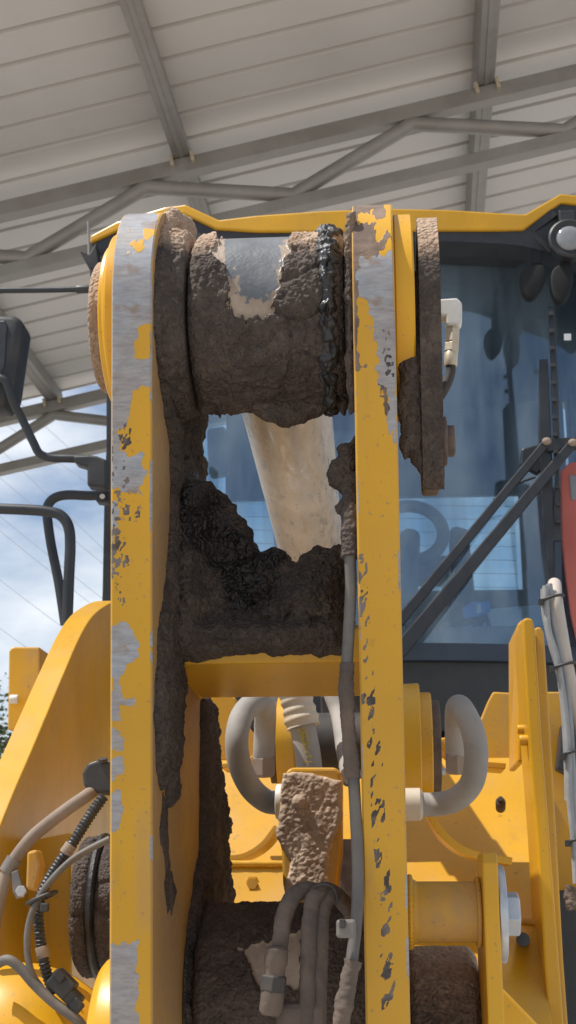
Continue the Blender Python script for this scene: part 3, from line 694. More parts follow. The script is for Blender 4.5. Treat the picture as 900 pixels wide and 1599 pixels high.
seglathe('ferrule', at(705, 550, YF), at(704, 572, YF), [(0, .0078), (.1, .0088), (.9, .0084), (1, .0075)], MATS['brass_zinc'], smooth=30)
mk('hose', *g_tube(px_path([(704, 566, YF), (704, 582, YF), (698, 600, YF), (688, 618, YF), (672, 634, YF+.02)]), .0062, 14), MATS['dark_rubber'], fit, smooth=60)

# ------------------------------------------------------------------ rod of the tilt cylinder
rs = lev(lp(425, 490, RE)[0], RE, VE); rb = at(487, 862, 2.6)
rd = (rb-rs).normalized(); rl = (rb-rs).length; RR = .0632
mk('rod', *g_lathe(rs, rd, [(0, RR), (rl-.012, RR), (rl, RR-.006)], 72), MATS['polished_rod'], tcy, smooth=30, label='cream coloured rod, dusty and streaked')
mk('barrel', *g_lathe(rs+rd*rl, rd, [(0, RR-.012), (.03, RR-.012), (.032, RR-.003), (.10, RR-.003), (.102, RR-.008), (.75, RR-.008)], 48), MATS['brass_zinc'], tcy, smooth=30)

# ------------------------------------------------------------------ mud in the lever
# slab on the inner face of the left plate
polyL = [(258, 330), (268, 326), (292, 340), (297, 420), (300, 560), (303, 600), (318, 655), (306, 700), (316, 720), (312, 745), (318, 765), (330, 800), (318, 870), (312, 960), (300, 1036), (281, 1040), (277, 1120), (272, 1200), (270, 1240), (263, 1270), (256, 1225), (250, 1232), (244, 1200), (240, 1130), (244, 1040), (246, 1000), (252, 950), (259, 900), (264, 820), (266, 760), (264, 700), (256, 640), (247, 575), (240, 520), (239, 470), (243, 420), (254, 370)]
pl_in = (lev(xl1, 0, 0), NB, W_, X_)
mud_slab('mud_crust', polyL, pl_in, .010, .0018, .02, .009, lever, s=61, ragged=.009, attr={'dry_or_lit': lambda px, P, h: .75*(1-sstep(345, 440, px[:, 1]))}, label='mud caked on the inner face of the left plate')
mud_slab('mud_crust', [(254, 1245), (260, 1258), (263, 1300), (268, 1370), (276, 1395), (270, 1415), (262, 1430), (260, 1400), (255, 1340), (250, 1290)], pl_in, .001, .003, .01, .003, lever, s=63, ragged=.012)
polyR = [(313, 1092), (324, 1092), (328, 1150), (334, 1200), (341, 1250), (350, 1290), (344, 1310), (347, 1360), (355, 1385), (352, 1430), (362, 1445), (330, 1470), (300, 1600), (286, 1600), (292, 1450), (302, 1380), (310, 1330), (312, 1200)]
mud_slab('mud_crust', polyR, pl_in, .012, .0030, .018, .012, lever, s=65, ragged=.010, label='thick mud along the rear edge of the left plate')
# crossmember
nC0, nC1 = .155, .36
vC0 = lp(400, 1036, nC0)[1]; vC1 = lp(400, 1089, nC1)[1]
xm0, xm1 = xl1-.004, xr0+.004
cm = [lev(xm0, nC0, vC0), lev(xm0, nC1, vC1), lev(xm0, nC1+.02, vC1+.02), lev(xm0, nC1+.02, vC1+.05), lev(xm0, nC0+.03, vC0+.045), lev(xm0, nC0, vC0+.04)]
mk('crossmember', *g_prism(cm, X_*(xm1-xm0)), YP, lever, bevel=.003, label='yellow crossmember under the mud heap')
# the heap: front on a plane through the crossmember's lip
heap = [(250, 1036), (262, 900), (268, 760), (285, 720), (300, 712), (312, 748), (330, 752), (345, 764), (353, 768), (366, 782), (373, 784), (374, 800), (386, 822), (400, 845), (408, 858), (425, 853), (440, 860), (452, 870), (462, 874), (476, 862), (495, 852), (515, 856), (530, 850), (548, 852), (556, 1000), (552, 1033), (500, 1035), (420, 1032), (330, 1037)]
def heap_depth(G, px):
    y = px[:, 1]; x = px[:, 0]
    d = .028 - .050*sstep(1000, 780, y) + .02*np.exp(-((x-300)/60)**2)*sstep(980, 800, y)
    d = d - .022*np.exp(-((x-415)/45)**2-((y-930)/40)**2) - .020*sstep(985, 965, y)*sstep(300, 340, x) + .02*np.exp(-((x-470)/40)**2-((y-930)/50)**2)
    d = d + .022*np.exp(-((x-290)/30)**2)
    d = d + .016*np.exp(-((x-505)/22)**2-((y-925)/26)**2) + .014*np.exp(-((x-455)/20)**2-((y-940)/22)**2) + .012*np.exp(-((x-320)/22)**2-((y-945)/18)**2)
    return np.maximum(d+.03, .012)
def heap_disp(P, px):
    w = wet_f(px, P, 0); lo = 1-.75*sstep(955, 985, px[:, 1])
    c = crumb(P, 5); l = mud_disp(P, .9, 7)-.5*cracks(P, 26, 3, -.2); return w*2.3*c + (1-np.clip(w, 0, 1))*l*lo*1.9
def wet_f(px, P, h):
    d = sdf(px, [(268, 740), (345, 752), (390, 815), (440, 862), (452, 900), (440, 950), (400, 962), (360, 950), (330, 900), (290, 880), (262, 830)])
    return .78*sstep(-26, 34, d+fbm(P*40, 4, 6)*34)
def lumpy(px, P, h): return 0*h
mud_slab('mud_heap', heap, (lev(0, nC0+.035, 0), X_, W_, -NB), heap_depth, .0014, .03, .0105, lever, s=71, disp=heap_disp, attr={'wet': wet_f}, both=True, ragged=.007, label='wet dark mud heaped on the crossmember')
# mud clinging under the rod eye and down the right plate
drip = [(304, 580), (545, 580), (548, 640), (544, 636), (538, 650), (530, 640), (520, 634), (506, 645), (492, 656), (470, 665), (450, 668), (428, 662), (408, 654), (392, 642), (380, 632), (366, 630), (358, 640), (350, 636), (344, 652), (336, 642), (326, 646), (318, 656), (310, 644)]
mud_slab('mud_crust', drip, (lev(0, .12, VE), X_, W_, -NB), .012, .0016, .012, .006, tcy, s=81, lump=.7, both=True, ragged=.006)
rcol = [(556, 676), (545, 690), (532, 690), (526, 700), (528, 712), (516, 716), (511, 738), (514, 758), (528, 764), (538, 776), (524, 790), (528, 802), (538, 808), (536, 830), (541, 860), (552, 870), (557, 800)]
mud_slab('mud_crust', rcol, (lev(0, .05, VE), X_, W_, -NB), .014, .0019, .012, .008, lever, s=83, lump=.8, both=True, label='mud clods clinging to the inside of the right plate')
rin = [(538, 335), (556, 330), (556, 640), (548, 646), (542, 600), (538, 480)]
mud_slab('mud_crust', rin, (lev(0, .03, VE), X_, W_, -NB), .006, .0018, .008, .004, lever, s=85, lump=.7, both=True, attr={'dry_or_lit': lambda px, P, h: .5*(1-sstep(340, 520, px[:, 1]))})

# ------------------------------------------------------------------ lower pivot of the lever
VL = lp(420, 1600, .13)[1]; NL = .30; RL = lp(420, 1436, .2)[1]-VL
xq0, xq1 = lp(300, 1590, .2)[0], lp(566, 1590, .1)[0]
BARE2 = [(375, 1482), (395, 1472), (418, 1470), (470, 1450), (475, 1540), (440, 1545), (412, 1548), (395, 1535), (392, 1505)]
mud_cyl('pivot_tube', xq0, xq1+.02, NL, VL, RL, .006, lever, 150, 300, s=91, bare=lambda px, T: np.where((T > -1.2) & (T < 2), patches(px, [BARE2], 2, 8, .06, 12), 0), attr={'bare_tan': lambda px, T: np.full(len(T), .8)}, label='muddy lower pivot tube of the lever')
mud_cyl('inner_boss', xl1-.001, lp(289, 1590, .2)[0], NL, VL, RL-.002, .006, lever, 30, 260, s=92)
mk('boss_ring', *g_lathe(lev(xl0, NL-.14, VL-.045), -X_, [(0, .112), (.030, .112), (.036, .108), (.041, .102), (.042, .09)], 96), YP, lever, smooth=40, label='bright yellow boss outside the left plate at the lower pivot')
# right: tube beyond right plate, sleeve, bracket plate, washer, bolt
YS = 1.60
br = empty('pin_bracket', at(720, 1430, YS), loader); br['label'] = 'yellow bracket with sleeve and bolt right of the lever'
mk('sleeve', *g_lathe(at(630, 1424, YS), X_, [(0, .036), (.012, .036), (.016, .0335), (.10, .0335), (.112, .034)], 48), OY, br, smooth=30)
bpY = YS-.055
bp_ = [at(755, 1340, bpY), at(760, 1330, bpY), at(775, 1330, bpY), at(779, 1340, bpY)]
prof_b = [(at(0, 1330, bpY+.03).z), ]
xA, xB = at(756, 1430, bpY).x, at(781, 1430, bpY).x
zt, zb = at(765, 1330, bpY).z, at(765, 1720, bpY).z
poly = [Vector((xA, bpY, zt-.012)), Vector((xA, bpY, zb)), Vector((xA, bpY+.16, zb)), Vector((xA, bpY+.13, zt-.05)), Vector((xA, bpY+.10, zt-.012)), Vector((xA, bpY+.07, zt)), Vector((xA, bpY+.012, zt))]
mk('bracket_plate', *g_prism(poly, X_*(xB-xA)), YP, br, bevel=.002)
wc = at(786, 1427, YS); R_ = 70*YS/F_PX
mk('washer', *g_cyl(Vector((xB+.0005, wc.y, wc.z)), Vector((xB+.0095, wc.y, wc.z)), R_, .0015, 48), MATS['zinc'], br, smooth=30)
mk('bolt_head', *g_lathe(Vector((xB+.0095, wc.y, wc.z)), X_, [(0, .0235), (.002, .025), (.0145, .025), (.0165, .0225)], 6, a0=.26), MATS['zinc'], br, bevel=.001)
# muddy tube under the sleeve
mt0, mt1 = at(636, 1560, 1.66).x, at(752, 1560, 1.66).x
def free_cyl(name, x0, x1, y, z, R, amp, s, parent, mat=MUD, nx=90, nt_=240, attr=None, label=None):
    o = np.array(O_); d = np.array((0, y, z))-o; n0, v0 = d@np.array(NB), d@np.array(W_)
    return mud_cyl(name, x0, x1, n0, v0, R, amp, parent, nx, nt_, s=s, mat=mat, attr=attr, label=label)
zt_ = at(690, 1480, 1.70).z
free_cyl('pivot_tube', mt0, mt1, 1.74, zt_-.10, .10, .003, 101, br, attr={'dry_or_lit': lambda px, T: .18+.42*sstep(-.2, 1.3, T)*(T < 3)}, label='mud covered tube under the sleeve')  # tan mud, its lit top put into the colour

# ------------------------------------------------------------------ hoses along the lever
hs = empty('lever_hoses', at(500, 1450, 1.5), loader); hs['label'] = 'muddy hydraulic hoses clamped to the lever'
mk('hose', *g_tube(px_path([(552, 790, 1.425), (547, 850, 1.42), (548, 920, 1.425), (545, 985, 1.43), (542, 1040, 1.437), (541, 1085, 1.44), (546, 1150, 1.45), (552, 1210, 1.455), (556, 1280, 1.46), (559, 1350, 1.46), (558, 1420, 1.46), (552, 1480, 1.45), (545, 1530, 1.445), (534, 1590, 1.44), (522, 1680, 1.44)], 10), .0064, 16), MATS['dull_cable'], hs, smooth=60, label='slate hose running down beside the right plate')
def hose_mud(pts, r, amp, s, name='mud_crust', parent=hs, mat=MUD):
    P = px_path(pts, 44); 
    v, f = g_tube(P, r, 32); V = np.array([tuple(q) for q in v]); cen = np.repeat(np.array([tuple(p) for p in P]), 32, 0); d = (V-cen)/r
    V = cen+d*(r+amp*np.clip(mud_disp(V, .6, s)+.35, -.2, 2))[:, None]
    return mk(name, V, f, mat, parent, smooth=60)
hose_mud([(550, 745, 1.44), (547, 800, 1.425), (547, 870, 1.42)], .0066, .005, 5)
hose_mud([(542, 1035, 1.436), (541, 1085, 1.44), (546, 1150, 1.45), (552, 1215, 1.455)], .0062, .0035, 6, mat=MATS['muddy_hose'])
hose_mud([(552, 1500, 1.447), (545, 1530, 1.445), (534, 1590, 1.44), (522, 1680, 1.44)], .0068, .0042, 7, mat=MATS['muddy_hose'])
YH = 1.50
for k, pts in enumerate([[(505, 1395, YH+.02), (480, 1390, YH), (458, 1400, YH-.01), (444, 1430, YH-.015), (438, 1470, YH-.02), (434, 1500, YH-.02)],
                         [(545, 1420, YH+.06), (525, 1398, YH+.02), (505, 1390, YH-.005), (490, 1405, YH-.015), (484, 1440, YH-.02), (482, 1500, YH-.02), (480, 1560, YH-.02), (478, 1660, YH-.02)],
                         [(548, 1428, YH+.06), (535, 1404, YH+.03), (518, 1398, YH), (506, 1415, YH-.01), (502, 1450, YH-.015), (500, 1500, YH-.015), (498, 1580, YH-.015), (495, 1660, YH-.015)]]):
    hose_mud(pts, (.0078, .0074, .0072)[k], .0022, 110+k, 'hose', hs, MATS['muddy_hose'])
mk('zip_tie', *g_tube(px_path([(489, 1385, YH-.02), (505, 1380, YH-.025), (520, 1385, YH-.02), (527, 1402, YH-.012), (524, 1412, YH)]), .0018, 8), MATS['dark_rubber'], hs, smooth=60)
fm = MB()
fm.add(g_lathe(at(433, 1478, YH-.03), at(428, 1530, YH-.03)-at(433, 1478, YH-.03), [(0, .009), (.003, .0125), (.018, .0125), (.02, .011), (.036, .011)], 14))
fm.build('hose_fitting', MATS['muddy_hose'], hs, smooth=40)
mk('hex_nut', *g_lathe(at(429, 1522, YH-.03), at(426, 1548, YH-.03)-at(429, 1522, YH-.03), [(0, .012), (.002, .0145), (.016, .0145), (.018, .012)], 6), MATS['dark_rubber'], hs, bevel=.001)
mk('ferrule', *g_lathe(at(427, 1544, YH-.03), at(423, 1578, YH-.03)-at(427, 1544, YH-.03), [(0, .010), (.003, .0125), (.022, .0120), (.026, .009)], 20), MATS['muddy_hose'], hs, smooth=40)
mk('manifold_block', *g_box(at(470, 1600, YH-.01), .05, .03, .045), MATS['muddy_hose'], hs, bevel=.006)
mk('clamp_block', *g_box(at(541, 1450, 1.43), .020, .02, .018), MATS['dull_steel'], hs, bevel=.003)
mk('clamp_screw', *g_box(at(535, 1442, 1.418), .006, .006, .009), MATS['dark_rubber'], hs, bevel=.001)

# ------------------------------------------------------------------ muddy lug behind (rod end of the lower link)
YE = 1.95
lug = empty('link_lug', at(485, 1300, YE), loader); lug['label'] = 'yellow casting lug crusted with dry tan mud'
lo_ = [(446, 1205), (455, 1198), (525, 1198), (533, 1206), (533, 1330), (528, 1370), (526, 1410), (448, 1412), (442, 1380), (440, 1330), (434, 1300), (438, 1240)]
mk('casting', *g_prism([at(x, y, YE+.0) for x, y in lo_], Y_*.09), OY, lug, bevel=.008, bseg=3)
lm = [(443, 1208), (470, 1206), (498, 1210), (520, 1218), (533, 1220), (533, 1270), (530, 1300), (522, 1318), (514, 1335), (511, 1360), (514, 1378), (520, 1396), (470, 1400), (445, 1396), (448, 1370), (452, 1345), (444, 1325), (434, 1305), (436, 1250), (440, 1225)]
mud_slab('mud_crust', lm, (at(480, 1300, YE-.001), X_, Z_, -Y_), .0045, .0014, .008, .0034, lug, DRY, s=121, ragged=.004, lump=.75)
mk('lug_bolt', *g_sphere(at(467, 1252, YE-.006), .0105, 16, 10, 1, .7, 1), DRY, lug, smooth=80)
# white collar left of lug
mk('collar', *g_cyl(at(452, 1252, YE+.06), at(431, 1252, YE+.06), .026, .004, 32), MATS['white_fitting'], lug, smooth=30)
# tall hose behind with gold lettering and cream sleeve
YT = 2.15
th = empty('supply_hose', at(470, 1140, YT), loader); th['label'] = 'hose with cream sleeve and yellow print behind the crossmember'
mk('hose', *g_tube(px_path([(455, 1040, YT), (466, 1110, YT), (476, 1150, YT), (483, 1195, YT), (486, 1250, YT)]), 20*YT/F_PX, 20), MATS['grey_hose'], th, smooth=60)
slv = px_path([(452, 1020, YT), (460, 1075, YT), (468, 1110, YT), (474, 1135, YT)], 12)
mk('sleeve', *g_tube(slv, .026, 24, lambda s, t: .0265+.0012*math.sin(s*420)+.001*math.sin(s*130)), MATS['cream_sleeve'], th, smooth=60)
# print on the hose: short strokes of real thin geometry following it
tp = px_path([(470, 1138, YT-.0215), (475, 1150, YT-.0215), (479, 1165, YT-.0215), (482, 1195, YT-.0215)], 12); mb = MB(); rr2 = random.Random(9)
for i in range(1, len(tp)-1, 3):
    d = (tp[i+1]-tp[i-1]).normalized(); s_ = Vector((d.z, 0, -d.x))
    for w in ((-.004, .0012), (.0008, .0012), (.0045, .001)):
        if rr2.random() < .75: mb.add(g_box(tp[i]+s_*w[0], .0035, .0006, .0016, s_, Y_, d))
    mb.add(g_box(tp[i]+s_*rr2.uniform(-.004, .004), .0012, .0006, .005, s_, Y_, d))
mb.build('printed_marks', MATS['sticker_text'], th)

# ------------------------------------------------------------------ big loop hoses left and right
YLp = 2.05
for k, (pts, r) in enumerate([([(436, 1254, YLp), (415, 1250, YLp), (392, 1230, YLp-.02), (375, 1195, YLp-.04), (370, 1155, YLp-.05), (378, 1118, YLp-.03), (397, 1098, YLp), (413, 1103, YLp+.06), (414, 1135, YLp+.12), (412, 1180, YLp+.14)], 18*YLp/F_PX),
                              ([(652, 1256, YLp), (680, 1256, YLp), (712, 1248, YLp-.02), (737, 1222, YLp-.04), (744, 1180, YLp-.05), (738, 1140, YLp-.04), (722, 1107, YLp), (714, 1105, YLp+.04), (712, 1130, YLp+.10), (713, 1175, YLp+.14)], 18*YLp/F_PX)]):
    lh = empty('loop_hose', at(pts[4][0], pts[4][1], YLp), loader)
    mk('hose', *g_tube(px_path(pts, 10), r, 20), MATS['grey_hose'], lh, smooth=60)
    e = at(*pts[0]); s_ = 1 if k == 0 else -1
    mk('end_fitting', *g_lathe(e+X_*(.006*s_ if k == 0 else -.022), X_, [(0, .021), (.003, .024), (.026, .024), (.030, .019)], 24), MATS['cream_sleeve'], lh, smooth=30)
    f0 = at(*pts[-1]); mk('hex_nut', *g_lathe(f0+Z_*.0, Vector((0, .2, -1)), [(0, .016), (.003, .020), (.03, .020), (.034, .016)], 6), MATS['tan_hose'], lh, bevel=.001)

def weld(pts, r, par, mat=YP): return mk('weld_bead', *g_tube(spline(pts, 14), r, 10, lambda s, t: r*(1+.07*math.sin(s*2*math.pi/.006))), mat, par, smooth=60)
weld([lev(xl1+.001, nC0+.01, vC0+.002), lev(xl1+.001, nC0+.1, vC0-.012), lev(xl1+.001, nC1, vC1+.002)], .005, lever)
weld([lev(xr0-.001, nC0+.01, vC0+.002), lev(xr0-.001, nC0+.1, vC0-.012), lev(xr0-.001, nC1, vC1+.002)], .005, lever)
ws = at(630, 1424, YS); weld([Vector((xA-.003, ws.y+math.cos(t)*.036, ws.z+math.sin(t)*.036)) for t in np.linspace(0, 6.28, 40)], .0028, br, OY)
weld([Vector((xr1+.004, ws.y+math.cos(t)*.038, ws.z+math.sin(t)*.038)) for t in np.linspace(0, 6.28, 40)], .0034, br, YP)
# ------------------------------------------------------------------ front frame of the machine
fr = empty('front_frame', at(600, 1400, 2.9), loader); fr['label'] = 'yellow front frame behind the lever'
YB = 2.75
def px_prism(name, pts, Y, dep, mat, parent=fr, bevel=.004, label=None, Yt=None):
    return mk(name, *g_prism([at(x, y, Y) for x, y in pts], Y_*dep), mat, parent, bevel=bevel, label=label)
# sloping floor plate (lit), right and left
def quad_plate(name, pts, th, mat, parent=fr, bevel=.003, label=None):
    P = [at(*p) for p in pts]; nrm = (P[1]-P[0]).cross(P[2]-P[0]).normalized()
    if nrm.y < 0: nrm = -nrm
    P = [P[0], P[1]] + [q - nrm*((q-P[0]).dot(nrm)) for q in P[2:]]
    return mk(name, *g_prism(P, nrm*th), mat, parent, bevel=bevel, label=label)
quad_plate('floor_plate', [(320, 1700, 2.35), (885, 1700, 2.35), (832, 1182, 2.95), (330, 1182, 2.95)], .03, MATS['body_yellow_paint'])
quad_plate('step_plate', [(640, 1410, 2.55), (838, 1440, 2.55), (870, 1640, 2.35), (640, 1640, 2.35)], .02, DY)
# upper wall plates with the round cutouts
arcR = [(640 + 0, 1150), (655, 1150)]
cutR = [(690, 1166)] + [(690+75*math.sin(t), 1090+78*math.cos(t)) for t in np.linspace(.15, 1.45, 10)]
px_prism('wall_plate', [(810, 1082), (770, 1080), (762, 1095), (752, 1120), (738, 1138), (715, 1148), (690, 1152), (640, 1150), (640, 1186), (815, 1186)], 2.98, .05, DY)
px_prism('wall_plate', [(330, 1060), (368, 1090), (378, 1120), (400, 1150), (440, 1160), (440, 1188), (330, 1188)], 2.98, .05, DY)
# curved ribs round the cutouts
def px_ribbon(name, pts, Y, w, dep, mat, parent=fr):
    c = spline([Vector((x, y, 0)) for x, y in pts], 8); up = []; dn = []
    for i, p in enumerate(c):
        d = (c[min(i+1, len(c)-1)]-c[max(i-1, 0)]).normalized(); n_ = Vector((-d.y, d.x, 0)); up.append(p+n_*w/2); dn.append(p-n_*w/2)
    V = []; F = []; n = len(c)
    for q in (up, dn):
        for dd in (0, dep):
            for p in q: V.append(at(p.x, p.y, Y)+Y_*dd)
    U0, U1, D0, D1 = 0, n, 2*n, 3*n
    for i in range(n-1):
        F += [[U0+i, U0+i+1, D0+i+1, D0+i], [U1+i, D1+i, D1+i+1, U1+i+1], [U0+i, U1+i, U1+i+1, U0+i+1], [D0+i, D0+i+1, D1+i+1, D1+i]]
    F += [[U0, D0, D1, U1], [U0+n-1, U1+n-1, D1+n-1, D0+n-1]]
    return mk(name, V, F, mat, parent, bevel=.002)
px_ribbon('curved_rib', [(672, 1272), (690, 1300), (715, 1322), (745, 1335), (800, 1345)], 2.42, 12, .12, YP)
px_ribbon('curved_rib', [(345, 1340), (380, 1336), (410, 1318), (432, 1290)], 2.45, 10, .12, DY)
px_ribbon('curved_rib', [(688, 1160), (705, 1178), (730, 1190), (790, 1196)], 2.60, 10, .10, YP)
px_ribbon('curved_rib', [(345, 1196), (380, 1190), (405, 1178), (425, 1160)], 2.62, 8, .10, DY)
# lower cross beams seen through the lever
quad_plate('cross_beam', [(330, 1412, 2.30), (600, 1412, 2.30), (600, 1347, 2.34), (330, 1347, 2.34)], .06, DY)
quad_plate('cross_beam', [(330, 1470, 2.16), (600, 1470, 2.16), (600, 1424, 2.22), (330, 1424, 2.22)], .06, OY)
weld([at(340, 1349, 2.335), at(470, 1349, 2.335), at(590, 1349, 2.335)], .006, fr, DY)
weld([at(642, 1412, 2.545), at(740, 1427, 2.545), at(836, 1441, 2.545)], .006, fr, DY)
for x_, y_ in ((470, 1376), (395, 1380)): mk('frame_bolt', *g_lathe(at(x_, y_, 2.325), -Y_, [(0, .013), (.004, .013), (.0045, .0095), (.013, .0095)], 6), DY, fr)
# pivot hubs of the tilt cylinder (edge on)
def hub(name, px, py, Y, prof, mat, lab=None, d=X_, seg=64): return mk(name, *g_lathe(at(px, py, Y), d, prof, seg), mat, fr, smooth=30, label=lab)
YHb = 2.35; q = YHb/F_PX
hub('hub_ring', 630, 1165, YHb, [(0, 95*q), (24*q, 96*q), (26*q, 94*q)], YP)
hub('hub_ring', 656, 1165, YHb, [(0, 82*q), (16*q, 82*q), (18*q, 80*q)], DY)
hub('hub_disc', 675, 1165, YHb, [(0, 70*q), (11*q, 70*q), (12*q, 68*q)], MATS['dusty_brown_steel'])
hub('hub_ring', 436, 1160, YHb, [(0, 70*q), (24*q, 70*q), (26*q, 68*q)], DY)
hub('hub_disc', 425, 1160, YHb, [(0, 62*q), (9*q, 62*q), (10*q, 60*q)], MATS['dusty_brown_steel'])
mk('hub_bolt', *g_lathe(at(688, 1205, YHb), X_, [(0, .007), (.008, .007)], 6), MATS['zinc'], fr)
hub('cross_tube', 440, 1165, 2.5, [(0, .06), (.27, .06)], MATS['dark_rubber'])
# dark machinery behind
px_prism('valve_block', [(500, 1085), (600, 1085), (600, 1180), (505, 1190)], 2.7, .1, MATS['dark_rubber'])
for k, (p, r, mm) in enumerate([([(525, 1090, 2.6), (535, 1130, 2.58), (530, 1180, 2.56), (545, 1220, 2.5)], .012, 'slate_hose'), ([(520, 1085, 2.3), (532, 1120, 2.28), (540, 1170, 2.2), (548, 1210, 2.1)], .016, 'grey_hose'), ([(430, 1090, 2.5), (440, 1120, 2.4), (455, 1150, 2.35)], .015, 'dark_rubber')]):
    mk('hose', *g_tube(px_path(p), r, 12), MATS[mm], fr, smooth=60)
mk('pipe', *g_tube(px_path([(505, 1165, 2.5), (540, 1160, 2.5), (600, 1150, 2.5)]), .012, 12), MATS['dark_rubber'], fr, smooth=60)
px_prism('dark_plate', [(528, 1310), (600, 1310), (600, 1420), (528, 1420)], 2.15, .05, MATS['dusty_brown_steel'])
# right-hand tower plate: two layered plates leaning to the right
def tower(name, pts, Y0, x0px, dep, mat, bevel=.004, label=None):
    return px_prism(name, pts, Y0, dep, mat, bevel=bevel, label=label)
tower('tower_plate', [(816, 968), (822, 964), (832, 966), (836, 985), (846, 1150), (858, 1300), (873, 1500), (890, 1720), (868, 1720), (850, 1500), (838, 1300), (826, 1150), (818, 1020)], 2.42, 0, .16, YP, label='yellow tower plate with rounded top at right')
tower('tower_plate', [(835, 980), (845, 978), (850, 990), (860, 1150), (869, 1300), (880, 1500), (896, 1720), (880, 1720), (866, 1500), (852, 1300), (840, 1150)], 2.47, 0, .16, DY)
px_prism('wear_pad', [(808, 975), (817, 966), (820, 1190), (809, 1190)], 2.60, .20, OY)
mk('stop_pin', *g_cyl(at(808, 1139, 2.5), at(830, 1139, 2.5), .0085, .002, 20), YP, fr, smooth=30)
mk('stop_pin', *g_cyl(at(811, 1156, 2.45), at(832, 1156, 2.45), .0095, .002, 20), YP, fr, smooth=30)
pn = at(782, 1258, 2.60)
mk('stud', *g_cyl(at(782, 1262, 2.66), at(782, 1252, 2.60), .0095, .002, 20), MATS['dusty_brown_steel'], fr, smooth=30)
mk('stud', *g_cyl(at(782, 1250, 2.60), at(782, 1247, 2.59), .0055, .001, 6), MATS['dark_rubber'], fr)
hp = at(817, 1467, 2.50); 
mk('hole_shade', *g_cyl(at(817, 1467, 2.515), at(817, 1467, 2.40), .0115, .001, 24), MATS['interior_dark'], fr, smooth=30)  # dark cylinder standing in for the shade inside a hole
px_prism('gusset', [(782, 1540), (850, 1610), (850, 1720), (780, 1720)], 2.05, .05, YP)
# far right wall, with dark sheets for the shade in the gap
px_prism('wall_or_shade_sheet', [(845, 1080), (980, 1080), (990, 1740), (880, 1740)], 2.95, .05, MATS['old_yellow_paint'])
px_prism('wall_or_shade_sheet', [(878, 1130), (990, 1130), (990, 1260), (870, 1200)], 2.88, .05, MATS['interior_dark'])
px_prism('wall_or_shade_sheet', [(872, 1390), (1000, 1390), (1000, 1740), (890, 1740)], 2.80, .05, MATS['interior_dark'])

# hose bundle at right
hb = empty('hose_bundle', at(880, 1100, 2.2), loader); hb['label'] = 'bundle of grey cables and a white hose zip tied together at right'
YU = 2.2
mk('hose', *g_tube(px_path([(866, 912, YU+.06), (868, 935, YU), (874, 975, YU), (885, 1040, YU), (896, 1090, YU), (920, 1180, YU)]), .0115, 16), MATS['white_hose'], hb, smooth=60, label='thick white hose stained red')
for k, pts in enumerate([[(852, 915), (854, 950), (857, 985), (868, 1020), (876, 1060), (884, 1120), (888, 1180), (890, 1250), (896, 1310), (900, 1380)], [(858, 912), (863, 955), (868, 985), (876, 1022), (886, 1070), (891, 1130), (894, 1190), (897, 1260), (903, 1330)], [(849, 920), (851, 960), (862, 1010), (872, 1045), (880, 1100), (885, 1180), (887, 1250)]]):
    mk('cable', *g_tube(px_path([(x, y, YU-.012+.006*k) for x, y in pts]), .0052, 12), MATS['cable_grey'], hb, smooth=60)
for (x, y, w) in ((862, 935, 34), (880, 1040, 34), (890, 1176, 22), (897, 1312, 20)):
    c = at(x, y, YU-.004); rx = w/2*YU/F_PX
    P = [c+Vector((math.cos(t)*rx*1.05, math.sin(t)*.019, math.cos(t)*rx*.28)) for t in np.linspace(0, 2*math.pi, 25)]
    mk('zip_tie', *g_tube(P, .0026, 8), BP, hb, smooth=60)
    mk('tie_head', *g_box(at(x-w/2, y+5, YU-.016), .009, .007, .010), BP, hb, bevel=.001)
hose_mud([(897, 1385, 2.3), (893, 1400, 2.3), (898, 1420, 2.3)], .008, .008, 9, 'mud_crust', hb, MATS['muddy_hose'])

# ------------------------------------------------------------------ left lift arm
arm = empty('lift_arm', at(80, 1250, 2.4), loader); arm['label'] = 'curved yellow lift arm left of the lever'
XA = -.62; TA = .05
def ax_pt(px, py): p = on(px, py, Vector((XA, 0, 0)), X_); return (p.y, p.z)
crv = [(-60, 1440), (0, 1292), (25, 1230), (50, 1172), (75, 1112), (100, 1052), (125, 995), (145, 962), (168, 944), (185, 938), (200, 940)]
cpts = [ax_pt(*p) for p in crv]; cs = spline([Vector((0, a, b)) for a, b in cpts], 6)
poly = [Vector((XA, p.y, p.z)) for p in cs]
yb = poly[-1].y; zbm = at(60, 1720, 2.0).z
poly += [Vector((XA, yb+.4, poly[-1].z-.2)), Vector((XA, yb+.4, zbm)), Vector((XA, poly[0].y+.0, zbm))]
mk('arm_plate', *g_prism(poly, -X_*TA), MATS['body_yellow_paint'], arm, bevel=.0025, label='arm plate with bright curved top edge')
# wider pads below with the conduit
px_prism('arm_web', [(-40, 1330), (110, 1300), (112, 1560), (60, 1720), (-60, 1720)], 2.36, .03, YP, arm)
# yellow drum at lower left
mk('arm_casting', *g_sphere(at(20, 1690, 2.0), .16, 28, 18, 1.05, .8, 1.0), YP, arm, smooth=60)
# muddy pivot drum between arm and lever
xd0, xd1 = at(112, 1415, 2.2).x, at(175, 1415, 2.2).x
free_cyl('pivot_drum', xd0, xd0+.032, 2.28, at(140, 1415, 2.2).z, .112, .004, 131, arm, nx=40, label='mud caked pivot drum behind the conduits')
free_cyl('pivot_drum', xd0+.036, xd1+.06, 2.28, at(140, 1415, 2.2).z, .108, .004, 132, arm, nx=90)
mk('seal', *g_lathe(Vector((xd0+.028, 2.28, at(140, 1415, 2.2).z)), X_, [(0, .112), (.004, .117), (.009, .117), (.012, .112)], 64), MATS['grease'], arm, smooth=40)
